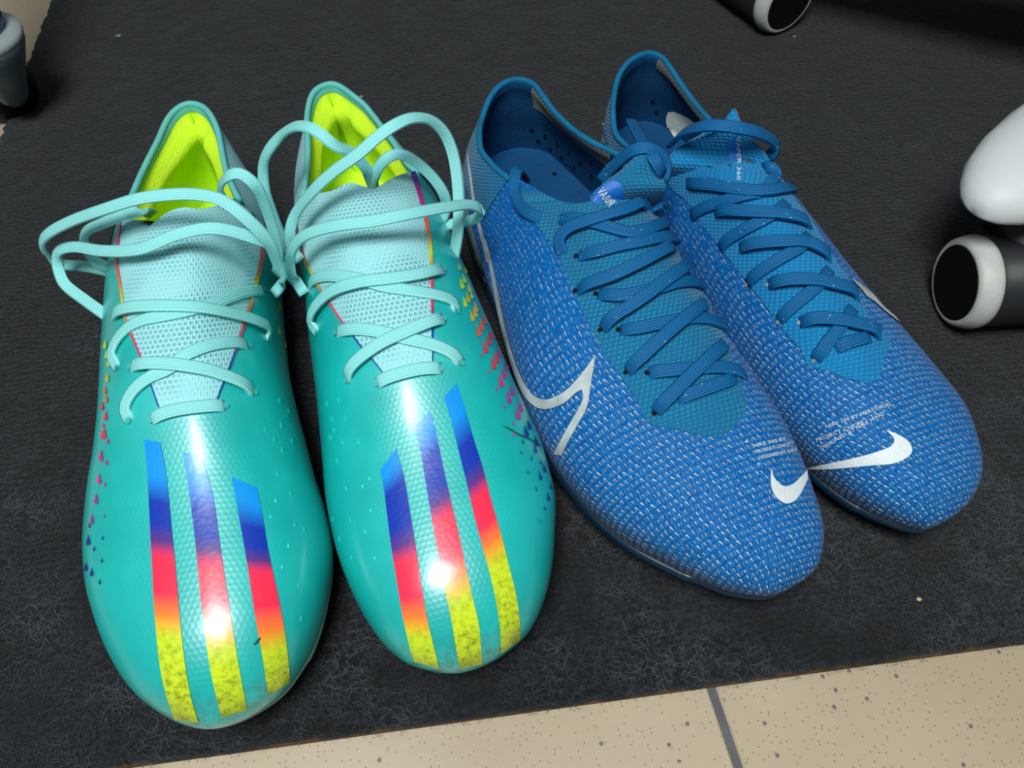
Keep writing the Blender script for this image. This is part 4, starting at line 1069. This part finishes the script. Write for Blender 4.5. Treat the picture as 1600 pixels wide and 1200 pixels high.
for txt, a_, b_ in (('NIKE 100 BY MERCURIAL', (480, 470), (845, 340)), ('PROJECT CNCPT', (430, 545), (690, 445)), ('DESIGNED AT NIKE WHQ', (455, 590), (800, 395))):
    text_on(s, 'lettering', txt, b4([a_])[0], b4([b_])[0], (-1.4, -5.4), M['white'], .0009)
lz = []
add(c8, [(628, 785), (740, 792), (850, 817), (960, 842), (1060, 852), (1150, 840), (1235, 812)], .0032, 13)
add(c8, [(1070, 700), (1100, 690), (1125, 730), (1110, 780), (1060, 830)], .0030, 8)
add(c8, [(655, 975), (740, 927), (850, 892), (960, 868), (1060, 850)], .0022, 12)
add(c8, [(790, 962), (860, 942), (1000, 962), (1150, 987), (1332, 1035)], .0042, 12)
add(b2, [(240, 325), (310, 262), (420, 200), (530, 140), (620, 60)], .0022, 12)
add(b2, [(350, 322), (450, 302), (580, 302), (700, 312), (790, 350), (862, 388)], .0042, 12)
add(b2, [(395, 522), (480, 452), (590, 380), (680, 325), (745, 240)], .0022, 12)
add(b2, [(512, 527), (620, 512), (740, 517), (860, 547), (960, 580), (1022, 608)], .0042, 12)
add(b2, [(573, 737), (650, 660), (760, 560), (862, 438)], .0022, 11)
add(b2, [(692, 745), (780, 732), (900, 747), (1030, 780), (1145, 823)], .0042, 12)
add(b2, [(778, 958), (840, 870), (910, 770), (992, 658)], .0022, 11)
add(b2, [(888, 892), (960, 862), (1085, 828)], .0022, 8)
laces(s, 'lace', lz, M['lace_blue'], .0056, .0021)
lp = [(c8([(540, 565, .080), (600, 507, .092), (690, 470, .1015), (800, 458, .1065), (920, 472, .1065), (1030, 497, .103), (1118, 545, .094), (1126, 592, .088), (1090, 650, .082)]), 0)]
laces(s, 'lace_loop', lp, M['lace_blue'], .0056, .0021)
for p in b2([(392, 528), (510, 527), (570, 742), (688, 745), (772, 962)]): disc_patch(s, 'eyelet', *p, .0009, M['silver'], .0012)
old, s.bvh, s.flapbvh = s.bvh, s.insbvh, None
s.patch('insole_label', c8([(528, 380), (516, 425), (526, 475), (560, 535)]), c8([(560, 376), (620, 400), (670, 432), (705, 460)]), M['insole_white'], 12, 8, .0008, parent=s.insole, label='worn white label on the insole')
s.bvh = old
for p in c8([(438, 320), (460, 380)]):
    hole(s, *p)

# ---------------------------------------------------------------- office chair: only its foot is in view, the rest shades the carpet
m_white = plain('white_nylon', S(208, 210, 210), .5, .4, (40, .0001), .03)
m_tyre = plain('grey_white_tyre', S(196, 196, 190), .5, .4, (200, .0002), .12)
m_blk = plain('black_plastic', S(9, 9, 10), .45, .35)
m_blk2 = plain('charcoal_plastic', S(34, 35, 38), .5, .4, (60, .0002))
m_cloth = plain('black_seat_cloth', S(20, 20, 22), .95, .1, (600, .0005))
WR = .0237
def caster(parent, hub, axis, post, name='caster'):
    """twin-wheel caster: hub = centre of the near wheel, axis points out of its face"""
    ax = Vector(axis).normalized()
    root = bpy.data.objects.new(name, None); COL.objects.link(root); root.parent = parent; root.empty_display_size = .02
    pl = Vector(hub) - parent.location
    for k, off in enumerate((0, -.056)):
        sg = 1 if k == 0 else -1
        o_ = pl + ax * off; a2 = ax * sg
        prof = [(WR * .80, .0058), (WR * .87, .0062), (WR * .94, .0045), (WR * .985, .001), (WR, -.0008), (WR * .995, -.003), (WR * .97, -.0050), (WR * .9, -.0062)]
        V, F = lathe(prof, 48, o_, a2); link('tyre', V, F, m_tyre, root)
        V, F = lathe([(WR * .81, .003), (WR * .81, .0056), (WR * .79, .0062), (WR * .74, .0060), (WR * .2, .0066), (.0005, .0067)], 48, o_, a2); link('hub_cap', V, F, m_blk, root)
    V, F = lathe([(.004, -.0508), (WR * .9, -.0505), (WR * .965, -.048), (WR * .965, -.0060), (WR * .9, -.0053), (.004, -.0050)], 40, pl, ax); link('hood', V, F, m_blk2, root)
    c = pl - ax * .028; q = Vector(post) - parent.location
    V, F = tube([c + Vector((0, 0, .010)), c * .6 + q * .4 + Vector((0, 0, .026)), Vector((q.x, q.y, .046))], [.012, .0105, .0085], 14); link('neck', V, F, m_blk2, root)
    V, F = lathe([(.0085, .040), (.0085, .050), (.006, .0515), (.0055, .072)], 20, Vector((q.x, q.y, 0)), (0, 0, 1)); link('stem', V, F, m_blk2, root)
    return root
chC = Vector((.425, .425, 0))
chair = empty('office_chair', (chC.x, chC.y, 0), 0, 'white office chair base with black casters on the mat at right', 'chair')
hubs = [(at(1510, 441, WR), (-1, -.06, 0)), (at(1226, -2, WR), (.50, -.86, 0))]
tipA = at(1538, 310, .078)
def star_leg(dirv, length, name='leg'):
    d = Vector(dirv).normalized(); sd = Vector((-d.y, d.x, 0)); V = []; prof = [(0.0, .12), (.0010, .22), (.004, .38), (.010, .56), (.020, .76), (.035, .92), (.055, 1.0), (.11, 1.02), (length - .03, 1.15)]
    m = 20
    for q, w in prof:
        p = chC - chC + d * (length - q); hw = .029 * w + .0004; top = .088 + q * .17; low = .062 + q * .10
        zc_ = .070 + q * .10; 
        for j in range(m):
            t = 2 * math.pi * j / m; x = math.cos(t); yv = math.sin(t)
            zz = zc_ + ((top - zc_) * (yv ** .9 if yv > 0 else 0) * (w ** .7 if w else 0)) if yv > 0 else zc_ + (low - zc_) * w ** .7 * abs(yv) ** .6
            V.append(tuple(p + sd * hw * x + Vector((0, 0, zz))))
    F = grid_faces(len(prof), m, 0, True) + [tuple(range(m)), tuple(range((len(prof) - 1) * m, len(prof) * m))[::-1]]
    return fix_normals(link(name, V, F, m_white, chair))
dA = Vector((tipA.x, tipA.y, 0)) - chC; LA = dA.length; aA = math.atan2(dA.y, dA.x)
dB = Vector((hubs[1][0].x - .014, hubs[1][0].y + .024, 0)) - chC; aB = math.atan2(dB.y, dB.x)
gap = (2 * math.pi - (aA % (2 * math.pi) - aB)) / 4
for k, a_ in enumerate((aA, aB, aB - gap, aB - 2 * gap, aB - 3 * gap)):
    d = Vector((math.cos(a_), math.sin(a_), 0)); ln = LA if k == 0 else dB.length + .035; star_leg(d, ln)
    post = chC + d * (ln - .040)
    if k < 2: caster(chair, *hubs[k], post)
    else:
        ax = Vector((math.cos(a_ + 1.1), math.sin(a_ + 1.1), 0)); caster(chair, post + ax * .028 - d * .02 + Vector((0, 0, WR)), ax, post)
V, F = lathe([(.045, .085), (.05, .10), (.05, .135), (.03, .15), (.026, .15), (.026, .30), (.018, .30), (.018, .40), (.09, .405), (.10, .42)], 32); link('column', V, F, m_blk2, chair)
V, F = lathe([(.05, .42), (.20, .42), (.235, .435), (.245, .46), (.235, .485), (.20, .50), (.1, .495), (.001, .49)], 48); link('seat', V, F, m_cloth, chair)

# ---------------------------------------------------------------- trolley leg at the upper left
m_bluep = plain('blue_painted_tube', S(30, 84, 138), .35, .5)
m_grey = plain('grey_green_housing', S(88, 100, 102), .35, .5, (30, .0002), .1)
m_steel = plain('steel_ring', S(150, 156, 156), .25, .6)
hp = at(-30, 62, .058)
leg = empty('trolley_leg', (hp.x, hp.y, GROUND), 0, 'blue trolley leg in a grey caster housing with black wheel on the beige tile', 'caster')
V, F = lathe([(.0005, .30), (.014, .30), (.0165, .285), (.0175, .075), (.016, .068)][::-1], 28); link('tube', V, F, m_bluep, leg)
V, F = lathe([(.0150, .060), (.0226, .0605), (.0240, .0635), (.0236, .0665), (.0180, .068)], 36); link('ring', V, F, m_steel, leg)
V, F = lathe([(.005, .020), (.0085, .024), (.0145, .040), (.0202, .053), (.0228, .0585), (.0232, .0625), (.0215, .0650), (.0165, .0655)], 36); link('housing', V, F, m_grey, leg)
wc = Vector((-.017, .016, .0215)); V, F = lathe([(.008, -.011), (.018, -.011), (.0208, -.008), (.0215, 0), (.0208, .008), (.018, .011), (.008, .011)], 36, wc, (.55, -.83, 0)); link('wheel', V, F, m_blk, leg)

# ---------------------------------------------------------------- crumbs and lint on the mat
def crumb(u, v, size, col, label, name='crumb', flat=.5):
    p = at(u, v, 0); bm = bmesh.new(); bmesh.ops.create_icosphere(bm, subdivisions=1, radius=size)
    for q in bm.verts: q.co = Vector((q.co.x * random.uniform(.7, 1.3), q.co.y * random.uniform(.6, 1.1), q.co.z * flat * random.uniform(.6, 1.2) + size * flat * .8))
    me = bpy.data.meshes.new(name); bm.to_mesh(me); bm.free(); me.materials.append(plain('crumb_colour', col, .8, .2)); o = bpy.data.objects.new(name, me); COL.objects.link(o); o.location = p
    tag(o, label, 'crumb')
crumb(1435, 937, .0012, S(196, 176, 140), 'beige crumb on the dark mat near its lower right edge')
crumb(565, 152, .0013, S(140, 130, 112), 'tan crumb on the dark mat behind the second turquoise boot')
crumb(1241, 58, .0012, S(150, 152, 150), 'pale crumb on the mat just below the far caster')
crumb(185, 57, .0024, S(120, 124, 128), 'grey fluff of lint on the mat at the upper left', 'lint', .3)
